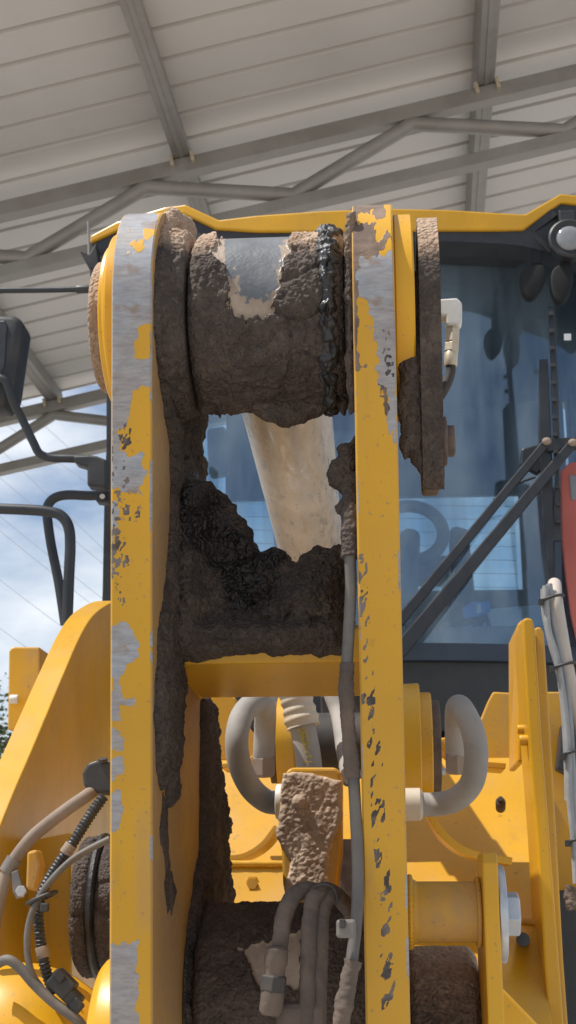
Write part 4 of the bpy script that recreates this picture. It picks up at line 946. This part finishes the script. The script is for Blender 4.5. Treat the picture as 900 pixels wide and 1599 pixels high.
# small yellow block behind the arm
px_prism('step_box', [(14, 1016), (20, 1010), (62, 1010), (62, 1140), (12, 1140)], 3.4, .2, OY, loader, label='small dusty yellow box behind the lift arm')
mk('box_bolt', *g_cyl(at(16, 1092, 3.38), at(29, 1092, 3.38), .012, .003, 16), MATS['white_fitting'], loader, smooth=30)
# conduits and clamps
lc = empty('arm_conduits', at(90, 1400, 1.9), loader); lc['label'] = 'tan hose, black corrugated conduit and grey cables on the lift arm'
YC = 1.95
mk('hose', *g_tube(px_path([(152, 1230, YC+.02), (135, 1243, YC), (110, 1260, YC), (78, 1284, YC), (50, 1308, YC), (28, 1335, YC), (12, 1362, YC), (0, 1402, YC), (-15, 1470, YC)]), 10*YC/F_PX, 16), MATS['tan_hose'], lc, smooth=60)
def conduit(pts, r): mk('conduit', *g_tube(px_path(pts, 30), r, 14, lambda s, t: r*(1+.13*math.sin(s*2*math.pi/.0052))), BP, lc, smooth=60)
conduit([(162, 1244, YC-.02), (140, 1275, YC-.03), (115, 1315, YC-.04), (88, 1355, YC-.04), (68, 1390, YC-.04), (60, 1425, YC-.04), (64, 1475, YC-.04), (72, 1515, YC-.04), (84, 1550, YC-.03)], 8.0*YC/F_PX)
mk('cable', *g_tube(px_path([(172, 1310, YC-.05), (140, 1326, YC-.05), (110, 1345, YC-.055), (80, 1375, YC-.06), (58, 1408, YC-.06), (45, 1445, YC-.06), (43, 1485, YC-.06), (50, 1520, YC-.06), (66, 1545, YC-.05)]), .0048, 12), MATS['dull_cable'], lc, smooth=60)
mk('cable', *g_tube(px_path([(-10, 1508, YC-.05), (12, 1499, YC-.06), (32, 1512, YC-.06), (55, 1538, YC-.06), (85, 1566, YC-.06), (120, 1592, YC-.06), (140, 1620, YC-.05)]), .0072, 12), MATS['dull_cable'], lc, smooth=60)
for (x, y, ang_, l) in ((107, 1326, -.95, 17), (67, 1487, 1.35, 17)):
    c = at(x, y, YC-.04); d = Vector((math.cos(ang_), 0, -math.sin(ang_))); d = Vector((math.cos(ang_), 0, -math.sin(ang_)))
    d = (at(x+math.cos(ang_)*10, y+math.sin(ang_)*10, YC-.04)-c).normalized()
    mk('tape_wrap', *g_cyl(c-d*l/2*YC/F_PX, c+d*l/2*YC/F_PX, .0090, .001, 20), MATS['tan_hose'], lc, smooth=30)
c = at(66, 1402, YC-.05)
mk('zip_tie', *g_tube([c+Vector((math.cos(t)*.019, math.sin(t)*.016, math.cos(t)*.008)) for t in np.linspace(0, 2*math.pi, 25)], .0032, 8), BP, lc, smooth=60)
mk('tie_head', *g_box(at(70, 1417, YC-.07), .012, .008, .012), BP, lc, bevel=.002)
px_prism('clamp_bracket', [(42, 1330), (58, 1326), (64, 1352), (56, 1392), (40, 1388)], YC+.04, .03, OY, lc)
c = at(17, 1352, YC)
mk('hose_clamp', *g_lathe(c-(at(28, 1335, YC)-at(6, 1372, YC)).normalized()*.011, at(28, 1335, YC)-at(6, 1372, YC), [(0, .0105), (.0005, .0118), (.0215, .0118), (.022, .0105)], 24), MATS['dull_steel'], lc, smooth=30)
px_prism('clamp_tab', [(18, 1362), (28, 1358), (36, 1388), (40, 1400), (26, 1404), (20, 1392)], YC-.012, .006, MATS['dull_steel'], lc, bevel=.001)
mk('clamp_bolt', *g_cyl(at(33, 1393, YC-.012), at(33, 1391, YC-.028), .008, .001, 6), MATS['zinc'], lc)
mb = MB(); mb.add(g_prism([at(x, y, YC) for x, y in ((128, 1207), (136, 1192), (150, 1187), (180, 1187), (180, 1240), (150, 1238), (130, 1228))], Y_*.05)); mb.build('hose_guide', BP, lc, bevel=.005, bseg=3)
mk('guide_bolt', *g_cyl(at(161, 1190, YC-.002), at(161, 1184, YC-.004), .007, .001, 6), MATS['dark_rubber'], lc)
mb = MB(); cc = at(98, 1536, YC-.05)
mb.add(g_box(cc, .034, .03, .026, Vector((.75, 0, -.66)), Y_, Vector((.66, 0, .75)))); mb.add(g_box(at(112, 1556, YC-.05), .030, .026, .020, Vector((.75, 0, -.66)), Y_, Vector((.66, 0, .75)))); mb.add(g_box(at(92, 1524, YC-.067), .018, .008, .012, Vector((.75, 0, -.66)), Y_, Vector((.66, 0, .75))))
mb.add(g_box(at(120, 1570, YC-.062), .018, .008, .016, Vector((.75, 0, -.66)), Y_, Vector((.66, 0, .75)))); mb.build('cable_connector', BP, lc, bevel=.003)

# ------------------------------------------------------------------ cab
YW = 4.0
cab = empty('cab', at(580, 1010, 4.7), loader); cab['label'] = 'cab with dark tinted windscreen under a yellow roof visor'
topl = [(141, 368), (182, 346), (258, 323), (290, 319), (342, 343), (400, 336), (500, 329), (600, 325), (700, 327), (780, 332), (820, 334), (875, 302), (905, 305), (985, 334), (1024, 372)]
botl = [(141, 379), (186, 358), (262, 337), (288, 334), (337, 357), (400, 361), (500, 361), (600, 360), (700, 359), (780, 359), (818, 358), (876, 316), (905, 319), (978, 348), (1024, 385)]
V = []; F = []; n = len(topl); YR = 3.88
def bow(px): return .10*((px-580)/440.)**2
for (x, y) in topl: V.append(at(x, y, YR+bow(x))); 
for (x, y) in botl: V.append(at(x, y, YR+bow(x)))
for (x, y) in topl: V.append(at(x, y, YR+bow(x))+Vector((0, 1.7, .06)))
for (x, y) in botl: V.append(at(x, y, YR+bow(x))+Vector((0, 1.7, .0)))
for i in range(n-1): F += [[i, i+1, n+i+1, n+i], [2*n+i, 3*n+i, 3*n+i+1, 2*n+i+1], [i, 2*n+i, 2*n+i+1, i+1], [n+i, n+i+1, 3*n+i+1, 3*n+i]]
F += [[0, n, 3*n, 2*n], [n-1, 3*n-1, 4*n-1, 2*n-1]]
mk('roof', V, F, YP, cab, bevel=.006)
# black recess and header under the visor
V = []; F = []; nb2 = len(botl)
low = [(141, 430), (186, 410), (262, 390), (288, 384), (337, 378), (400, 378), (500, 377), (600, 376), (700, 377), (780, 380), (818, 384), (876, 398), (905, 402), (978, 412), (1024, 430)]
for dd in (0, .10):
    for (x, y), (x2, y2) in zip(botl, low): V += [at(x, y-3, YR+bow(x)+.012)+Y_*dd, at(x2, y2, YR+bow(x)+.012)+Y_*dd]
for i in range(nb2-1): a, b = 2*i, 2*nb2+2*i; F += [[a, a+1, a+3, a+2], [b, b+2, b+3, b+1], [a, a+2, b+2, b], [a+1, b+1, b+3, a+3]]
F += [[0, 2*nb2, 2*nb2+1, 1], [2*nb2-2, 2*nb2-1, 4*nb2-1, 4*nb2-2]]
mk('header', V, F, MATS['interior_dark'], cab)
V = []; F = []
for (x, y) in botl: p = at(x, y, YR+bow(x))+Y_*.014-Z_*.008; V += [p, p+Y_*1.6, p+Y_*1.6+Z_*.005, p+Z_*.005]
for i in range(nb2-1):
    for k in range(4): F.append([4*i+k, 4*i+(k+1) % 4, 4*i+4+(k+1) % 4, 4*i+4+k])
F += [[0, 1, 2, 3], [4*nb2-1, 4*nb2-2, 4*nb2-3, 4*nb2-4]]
mk('underside_mask', V, F, MATS['interior_dark'], cab)  # added black board under the roof, keeps its yellow out of the glass
# lamps in the visor corners
for k, (lx, ly) in enumerate(((890, 371), (268, 392))):
    lm_ = empty('work_lamp', at(lx, ly, YR), loader)
    lm_['label'] = 'round work lamp under the right corner of the visor' if k == 0 else 'round work lamp under the left corner of the visor'
    c = at(lx, ly, YR+.0)
    mk('housing', *g_lathe(c+Y_*.09, -Y_, [(0, .03), (.03, .058), (.07, .066), (.088, .066), (.092, .060), (.086, .047)], 40), BP, lm_, smooth=40)
    mk('lens', *g_lathe(c+Y_*.004, -Y_, [(0, .042), (.004, .040), (.010, .028), (.012, .01)], 32), MATS['lamp_glass'], lm_, smooth=40)
    mb = MB(); mb.add(g_bars([c+Vector((-.115, .05, .055)), c+Vector((-.035, .05, .115))], .03, .016, Y_)); mb.add(g_bars([c+Vector((-.115, .05, .05)), c+Vector((-.05, .05, -.02))], .02, .012, Y_)); mb.add(g_box(c+Vector((0, .05, .085)), .05, .05, .05))
    mb.build('bracket', BP, lm_, bevel=.004)
mk('hook', *g_tube([at(139, 398, YR), at(139, 392, YR), at(138, 346, YR)], .004, 8), MATS['shed_steel'], cab)
px_prism('corner_bracket', [(124, 390), (140, 396), (150, 378), (156, 420), (140, 420)], YR+.05, .05, BP, cab)
# windscreen: curved glass
gw = []; gf = []; nu_, nv_ = 30, 16
xw0, xw1 = at(150, 700, YW).x, at(1010, 700, YW).x; zw0, zw1 = at(600, 1012, YW).z, at(600, 364, YW).z
def wy(x, z): u = (x-(xw0+xw1)/2)/((xw1-xw0)/2); return YW + .20*u*u + .10*(z-zw0)/(zw1-zw0)
for j in range(nv_+1):
    for i in range(nu_+1):
        x = xw0+(xw1-xw0)*i/nu_; z = zw0+(zw1-zw0)*j/nv_; gw.append((x, wy(x, z), z))
for j in range(nv_):
    for i in range(nu_): gf.append([j*(nu_+1)+i, j*(nu_+1)+i+1, (j+1)*(nu_+1)+i+1, (j+1)*(nu_+1)+i])
nn_ = len(gw); gw += [(x, y+.006, z) for x, y, z in gw]; gf += [[a+nn_ for a in f[::-1]] for f in gf]
mk('windscreen', gw, gf, MATS['windscreen_glass'], cab, smooth=60)
# sill, lower black front
def wall_strip(name, z0, z1, th, mat, off=0., n=30, x0=None, x1=None):
    V = []; F = []; x0 = x0 if x0 is not None else xw0; x1 = x1 if x1 is not None else xw1
    for i in range(n+1):
        x = x0+(x1-x0)*i/n; y = wy(x, zw0)+off
        V += [(x, y, z0), (x, y, z1), (x, y+th, z1), (x, y+th, z0)]
    for i in range(n):
        for k in range(4): F.append([4*i+k, 4*i+(k+1) % 4, 4*i+4+(k+1) % 4, 4*i+4+k])
    F += [[0, 1, 2, 3], [4*n+3, 4*n+2, 4*n+1, 4*n]]
    return mk(name, V, F, mat, cab, smooth=30)
zs = at(600, 1032, YW).z
plain('navy_trim', (.022, .034, .055), (.032, .046, .07), .5)
wall_strip('sill', zs-.002, zw0+.01, .08, MATS['navy_trim'], -.03)
# rounded lower apron
V = []; F = []; n = 40
for i in range(n+1):
    u = i/n*2-1; x = (xw0+xw1)/2+u*(xw1-xw0)/2; zz = at(600, 1140, YW).z + (zs-at(600, 1140, YW).z)*abs(u)**3*.9; y = wy(x, zw0)+.01
    V += [(x, y, zz), (x, y-.01, zs-.004), (x, y+.06, zs-.004), (x, y+.06, zz)]
for i in range(n):
    for k in range(4): F.append([4*i+k, 4*i+(k+1) % 4, 4*i+4+(k+1) % 4, 4*i+4+k])
F += [[0, 1, 2, 3], [4*n+3, 4*n+2, 4*n+1, 4*n]]
plain('black_apron', (.016, .018, .021), (.026, .028, .031), .5, dust=.3, dcol=(.05, .05, .05)); mk('apron', V, F, MATS['black_apron'], cab, smooth=40)
# pillars, side glass frames, floor, rear wall
zf = at(600, 1180, YW).z; yr = YW+1.55
for x, s_ in ((xw0, 1), (xw1, -1)):
    mk('pillar', *g_prism([Vector((x-.012, YW+.19, zw0-.35)), Vector((x+.045, YW+.19, zw0-.35)), Vector((x+.045, YW+.32, zw1+.02)), Vector((x-.012, YW+.32, zw1+.02))], Y_*.10), BM, cab, bevel=.01)
    mk('pillar', *g_prism([Vector((x-.02, yr-.1, zf)), Vector((x+.05, yr-.1, zf)), Vector((x+.05, yr-.1, zw1+.02)), Vector((x-.02, yr-.1, zw1+.02))], Y_*.10), BM, cab, bevel=.01)
    mk('side_panel', *g_box(((x+.016*1), YW+.85, (zf+zw0+.05)/2), .03, 1.3, zw0+.05-zf), MATS['interior_dark'], cab, bevel=.005)
    mk('side_window', *g_box((x, YW+.88, (zw0+.05+zw1)/2), .006, 1.15, zw1-zw0-.06), MATS['rear_glass'], cab)
mk('floor', *g_box(((xw0+xw1)/2, YW+.85, zf), xw1-xw0-.04, 1.35, .04), MATS['interior_dark'], cab)
hp_ = [Vector((xw0+.03+(xw1-xw0-.06)*k/24, wy(xw0+.03+(xw1-xw0-.06)*k/24, zw1)+.012, zw1-.03)) for k in range(25)]
mk('headliner', *g_prism(hp_+[Vector((xw1-.03, yr, zw1-.03)), Vector((xw0+.03, yr, zw1-.03))], Z_*.03), MATS['interior_dark'], cab)
# rear wall with window opening (px on the rear plane)
rz0, rz1 = at(600, 925, yr).z, at(600, 778, yr).z; rx0, rx1 = at(352, 850, yr).x, at(806, 850, yr).x
mk('rear_wall', *g_box(((rx0+xw1)/2-.015, yr, (rz1+zw1)/2), xw1-rx0-.03, .04, zw1-rz1), MATS['interior_dark'], cab, bevel=.005)
rzq = at(600, 640, yr).z; mk('rear_wall', *g_box(((xw0+rx0)/2+.015, yr, (rzq+zw1)/2), rx0-xw0-.032, .04, zw1-rzq), MATS['interior_dark'], cab, bevel=.005)
mk('rear_wall', *g_box(((xw0+xw1)/2, yr, (zf+rz0)/2), xw1-xw0-.06, .04, rz0-zf), MATS['interior_dark'], cab, bevel=.005)
mk('quarter_window', *g_box(((xw0+rx0)/2+.01, yr, (rz0+rzq)/2), rx0-xw0-.05, .006, rzq-rz0-.004), MATS['rear_glass'], cab)
mk('rear_wall', *g_box(((xw1+rx1)/2-.01, yr, (rz0+rz1)/2), xw1-rx1-.06, .038, rz1-rz0-.002), MATS['interior_dark'], cab)
rg = mk('rear_window', *g_box(((rx0+rx1)/2, yr, (rz0+rz1)/2), rx1-rx0, .006, rz1-rz0), MATS['rear_glass'], cab)
for k in range(7):
    z = rz0+(rz1-rz0)*(k+.5)/7; mk('heater_wire', *g_tube([Vector((rx0, yr-.005, z+.02)), Vector((rx1, yr-.005, z-.02))], .0011, 6), MATS['interior_grey'], cab)
# interior: seat, steering wheel, console, dash
cx_ = (xw0+xw1)/2
seat = empty('operator_seat', (cx_, YW+.95, zf), cab)
def blob(name, c, sx, sy, sz, mat, par, bev=.05): return mk(name, *g_box(c, sx, sy, sz), mat, par, bevel=bev, bseg=4, smooth=50)
zb_ = zw0
mk('seat_back', *g_prism([at(x, y, YW+1.1) for x, y in ((430, 925), (425, 800), (440, 700), (465, 670), (560, 670), (590, 700), (600, 800), (600, 925))], Y_*.14), MATS['interior_grey'], cab, bevel=.03, bseg=4, smooth=50)
mk('headrest', *g_prism([at(x, y, YW+1.15) for x, y in ((322, 668), (352, 664), (356, 738), (326, 742))], Y_*.07), MATS['interior_grey'], cab, bevel=.015, bseg=3)
bpy.data.objects.remove(seat)
mk('seat_cushion', *g_box((cx_, YW+.85, zb_-.1), .5, .5, .12), MATS['interior_grey'], cab, bevel=.04, bseg=4, smooth=50)
sw = at(640, 832, YW+.45); P = []
ax1, ax2 = Vector((1, .1, 0)).normalized(), Vector((0, .45, .89)).normalized()
for t in np.linspace(0, 2*math.pi, 49): P.append(sw+ax1*(math.cos(t)*.115)+ax2*(math.sin(t)*.125))
mk('steering_wheel', *g_tube(P, .022, 14), MATS['interior_grey'], cab, smooth=60)
mk('steering_column', *g_tube([sw-Vector((0, .02, .02)), sw+Vector((-.02, -.25, -.3))], .035, 16), MATS['interior_grey'], cab, smooth=60)
mk('armrest', *g_prism([at(x, y, YW+.6) for x, y in ((702, 826), (712, 820), (732, 826), (742, 925), (745, 950), (708, 945))], Y_*.10), MATS['interior_dark'], cab, bevel=.012, bseg=3)
px_prism('console', [(640, 872), (700, 866), (705, 885), (690, 905), (640, 905)], YW+.55, .12, MATS['interior_grey'], cab, bevel=.01)
px_prism('seat_belt', [(690, 915), (700, 900), (712, 885), (708, 905), (690, 930)], YW+.52, .02, MATS['sticker_text'], cab, bevel=.002)
zd = at(600, 992, YW+.25).z
mk('dashboard', *g_box((cx_, YW+.37, zd-.05), xw1-xw0-.2, .52, .10), MATS['dash_grey'], cab, bevel=.015, bseg=3)
px_prism('dash_tray', [(636, 968), (700, 970), (706, 985), (636, 985)], YW+.22, .1, MATS['interior_grey'], cab, bevel=.004)
# added dark ovals on stems, for oval shapes in the glass
for k, (x0_, y0_, w_, h_, sk) in enumerate(((833, 434, 20, 27, -5), (878, 438, 18, 30, -2))):
    im = empty('dark_oval', at(x0_, y0_, 3.92), loader); im['label'] = 'added dark oval hanging below the visor, %s of the pair' % ('left', 'right')[k]
    c = [at(x0_+math.cos(t)*w_+sk*math.sin(t)*(-1), y0_-math.sin(t)*h_-4*math.cos(2*t), 3.92) for t in np.linspace(0, 2*math.pi, 28, endpoint=False)]
    mk('shell', *g_prism(c, Y_*.04), MATS['matt_black'], im, bevel=.008, bseg=3, smooth=50)
    px_prism('stem', [(x0_-2, y0_-22), (x0_+14, y0_-22), (x0_+13, y0_-60), (x0_-1, y0_-60)], 3.93, .02, MATS['matt_black'], im, bevel=.004)
# wipers
wp = empty('windscreen_wiper', at(740, 850, YW-.1), loader); wp['label'] = 'pair of black wiper arms lying diagonally across the windscreen'
YV = YW-.10
for (x0_, y0_, x1_, y1_, w0, w1) in ((852, 692, 622, 972, 13, 17), (893, 694, 622, 1018, 15, 24)):
    a, b = Vector((x0_, y0_, 0)), Vector((x1_, y1_, 0)); d = (b-a).normalized(); nrm = Vector((-d.y, d.x, 0))
    q = [a+nrm*w0/2, b+nrm*w1/2, b-nrm*w1/2, a-nrm*w0/2]
    mk('wiper_arm', *g_prism([at(p.x, p.y, YV) for p in q], Y_*.02), BM, wp, bevel=.004)
    tip = at(x0_+2, y0_-3, YV-.006)
    mk('ball_joint', *g_sphere(tip, .0145, 16, 10, 1, .8, .8), MATS['tan_hose'], wp, smooth=80)
px_prism('wiper_bridge', [(846, 684), (900, 682), (905, 700), (856, 705)], YV+.03, .02, BM, wp, bevel=.004)
px_prism('wiper_pivot', [(815, 700), (850, 690), (862, 715), (840, 740), (812, 725)], YV+.05, .03, BM, wp, bevel=.006)
mk('wiper_hose', *g_tube(px_path([(836, 745, YV+.03), (810, 755, YV+.03), (790, 772, YV+.03), (770, 780, YV+.03)]), .004, 8), BM, wp, smooth=60)
for (pts, mm) in (([(857, 478), (866, 480), (872, 600), (874, 690), (874, 760), (878, 845), (862, 845), (868, 760), (862, 600)], BM), ([(843, 560), (856, 560), (862, 700), (866, 850), (870, 910), (858, 912), (848, 800), (842, 690)], BM)):
    px_prism('wiper_blade', pts, YV+.045, .018, mm, wp, bevel=.003)
px_prism('wiper_blade', [(866, 845), (877, 845), (878, 925), (866, 925)], YV+.04, .018, MATS['navy_trim'], wp, bevel=.003)
for k in range(13):
    y = 490+k*27; x = 861+.035*(y-490); mk('blade_claw', *g_box(at(x, y, YV+.03), .016, .012, .012), BP, wp, bevel=.002)
# sticker on the glass
px_prism('sticker', [(881, 521), (892, 521), (892, 531), (881, 531)], YW+.05, .002, MATS['paper'], cab, bevel=0, label='small white square sticker on the windscreen')

px_prism('red_standin', [(876, 735), (890, 722), (960, 715), (980, 1005), (902, 1005), (892, 960), (884, 900), (878, 840)], 4.03, .02, MATS['standin_red'], cab, bevel=.004, label='added red panel standing in for red seen in the right edge of the windscreen')  # added stand-in for red in the glass, read as a reflected truck
px_prism('standin_pane', [(889, 742), (960, 736), (962, 782), (892, 780)], 4.026, .01, MATS['dash_grey'], cab, bevel=.003)  # grey pane of the same added stand-in
# left: mirror, rails, pole
mr = empty('side_mirror', at(15, 560, 3.4), loader); mr['label'] = 'black rear view mirror on a bent arm at the left'
YM = 3.4
mk('mirror_housing', *g_prism([at(x, y, YM) for x, y in ((-40, 490), (20, 490), (33, 495), (35, 508), (30, 540), (20, 610), (14, 626), (4, 632), (-50, 632))], Y_*.11), BP, mr, bevel=.02, bseg=4, smooth=50)
mk('mirror_trim', *g_prism([at(x, y, YM-.004) for x, y in ((-40, 500), (8, 500), (12, 508), (8, 570), (2, 585), (-40, 585))], Y_*.01), BM, mr, bevel=.004)
mk('mirror_arm', *g_tube(px_path([(-14, 585, YM-.02), (0, 590, YM-.03), (10, 598, YM-.03), (20, 625, YM-.02), (35, 655, YM), (52, 690, YM), (62, 708, YM), (80, 715, YM), (105, 716, YM), (140, 717, YM)], 8), .0115, 14), BM, mr, smooth=60)
mk('arm_socket', *g_prism([at(x, y, YM-.02) for x, y in ((114, 711), (138, 710), (150, 711), (166, 717), (166, 755), (164, 760), (136, 758), (136, 728), (116, 722))], Y_*.05), BP, mr, bevel=.006)
hr = empty('grab_rail', at(100, 870, 3.4), loader); hr['label'] = 'black bent grab rails beside the cab door'
for pts, r, y in (([(-40, 793), (40, 796), (75, 799), (95, 805), (107, 822), (110, 850), (108, 900), (105, 975)], 9, 3.35), ([(170, 773), (140, 774), (105, 773), (85, 778), (75, 790), (74, 805), (80, 850), (92, 910), (102, 975)], 8, 3.5)):
    mk('rail', *g_tube(px_path([(a, b, y) for a, b in pts], 8), r*y/F_PX, 16), BM, hr, smooth=60)
mk('rail_flange', *g_prism([at(x, y, 3.48) for x, y in ((148, 768), (172, 765), (172, 785), (150, 783))], Y_*.04), BM, hr, bevel=.004)
mk('flange_bolt', *g_cyl(at(160, 775, 3.48), at(160, 775, 3.465), .008, .001, 6), MATS['zinc'], hr)
px_prism('door_frame', [(166, 580), (180, 580), (180, 945), (159, 945), (160, 920), (163, 760), (166, 700)], 3.75, .06, BM, cab)
pr = mk('pole', *g_tube([at(-30, 454, 3.9), at(60, 453, 3.9), at(120, 452, 3.9), at(146, 451, 3.9)], .0095, 12), BM, loader, smooth=60, label='thin black pole sticking out left of the cab roof')
mk('pole_collar', *g_cyl(at(120, 452, 3.9), at(146, 451, 3.9), .0135, .002, 16), BP, loader, smooth=30)

# ------------------------------------------------------------------ loose things in the cab
pap = quad_plate('paper_sheet', [(772, 990, YW+.14), (852, 983, YW+.16), (842, 944, YW+.24), (759, 952, YW+.22)], .003, MATS['paper'], None, bevel=0)
tag(pap, 'white paper sheet lying on the dashboard right of the blue toy', 'paper')
toy = empty('toy_truck', at(740, 985, YW+.2), None); tag(toy, 'small blue and black toy truck on the dashboard', 'toy')
YTy = YW+.14
px_prism('body', [(722, 950), (735, 940), (765, 938), (766, 950), (750, 962), (725, 966)], YTy, .06, MATS['blue_plastic'], toy, bevel=.004)
px_prism('chassis', [(713, 955), (724, 948), (728, 964), (756, 962), (762, 978), (730, 984), (718, 975)], YTy+.005, .05, MATS['interior_dark'], toy, bevel=.004)
px_prism('stripe', [(745, 944), (751, 941), (752, 956), (744, 958)], YTy-.004, .004, MATS['paper'], toy, bevel=0)
for x, y, r in ((733, 980, 9), (757, 976, 7)):
    w_ = mk('wheel', *g_lathe(at(x, y, YTy-.005), -Y_, [(0, r*.9*4.2/F_PX), (.01, r*4.2/F_PX), (.016, r*.8*4.2/F_PX)], 20), MATS['dark_rubber'], toy, smooth=40)
    mk('hubcap', *g_lathe(at(x, y, YTy-.021), -Y_, [(0, r*.5*4.2/F_PX), (.004, r*.4*4.2/F_PX)], 16), MATS['blue_plastic'], w_)
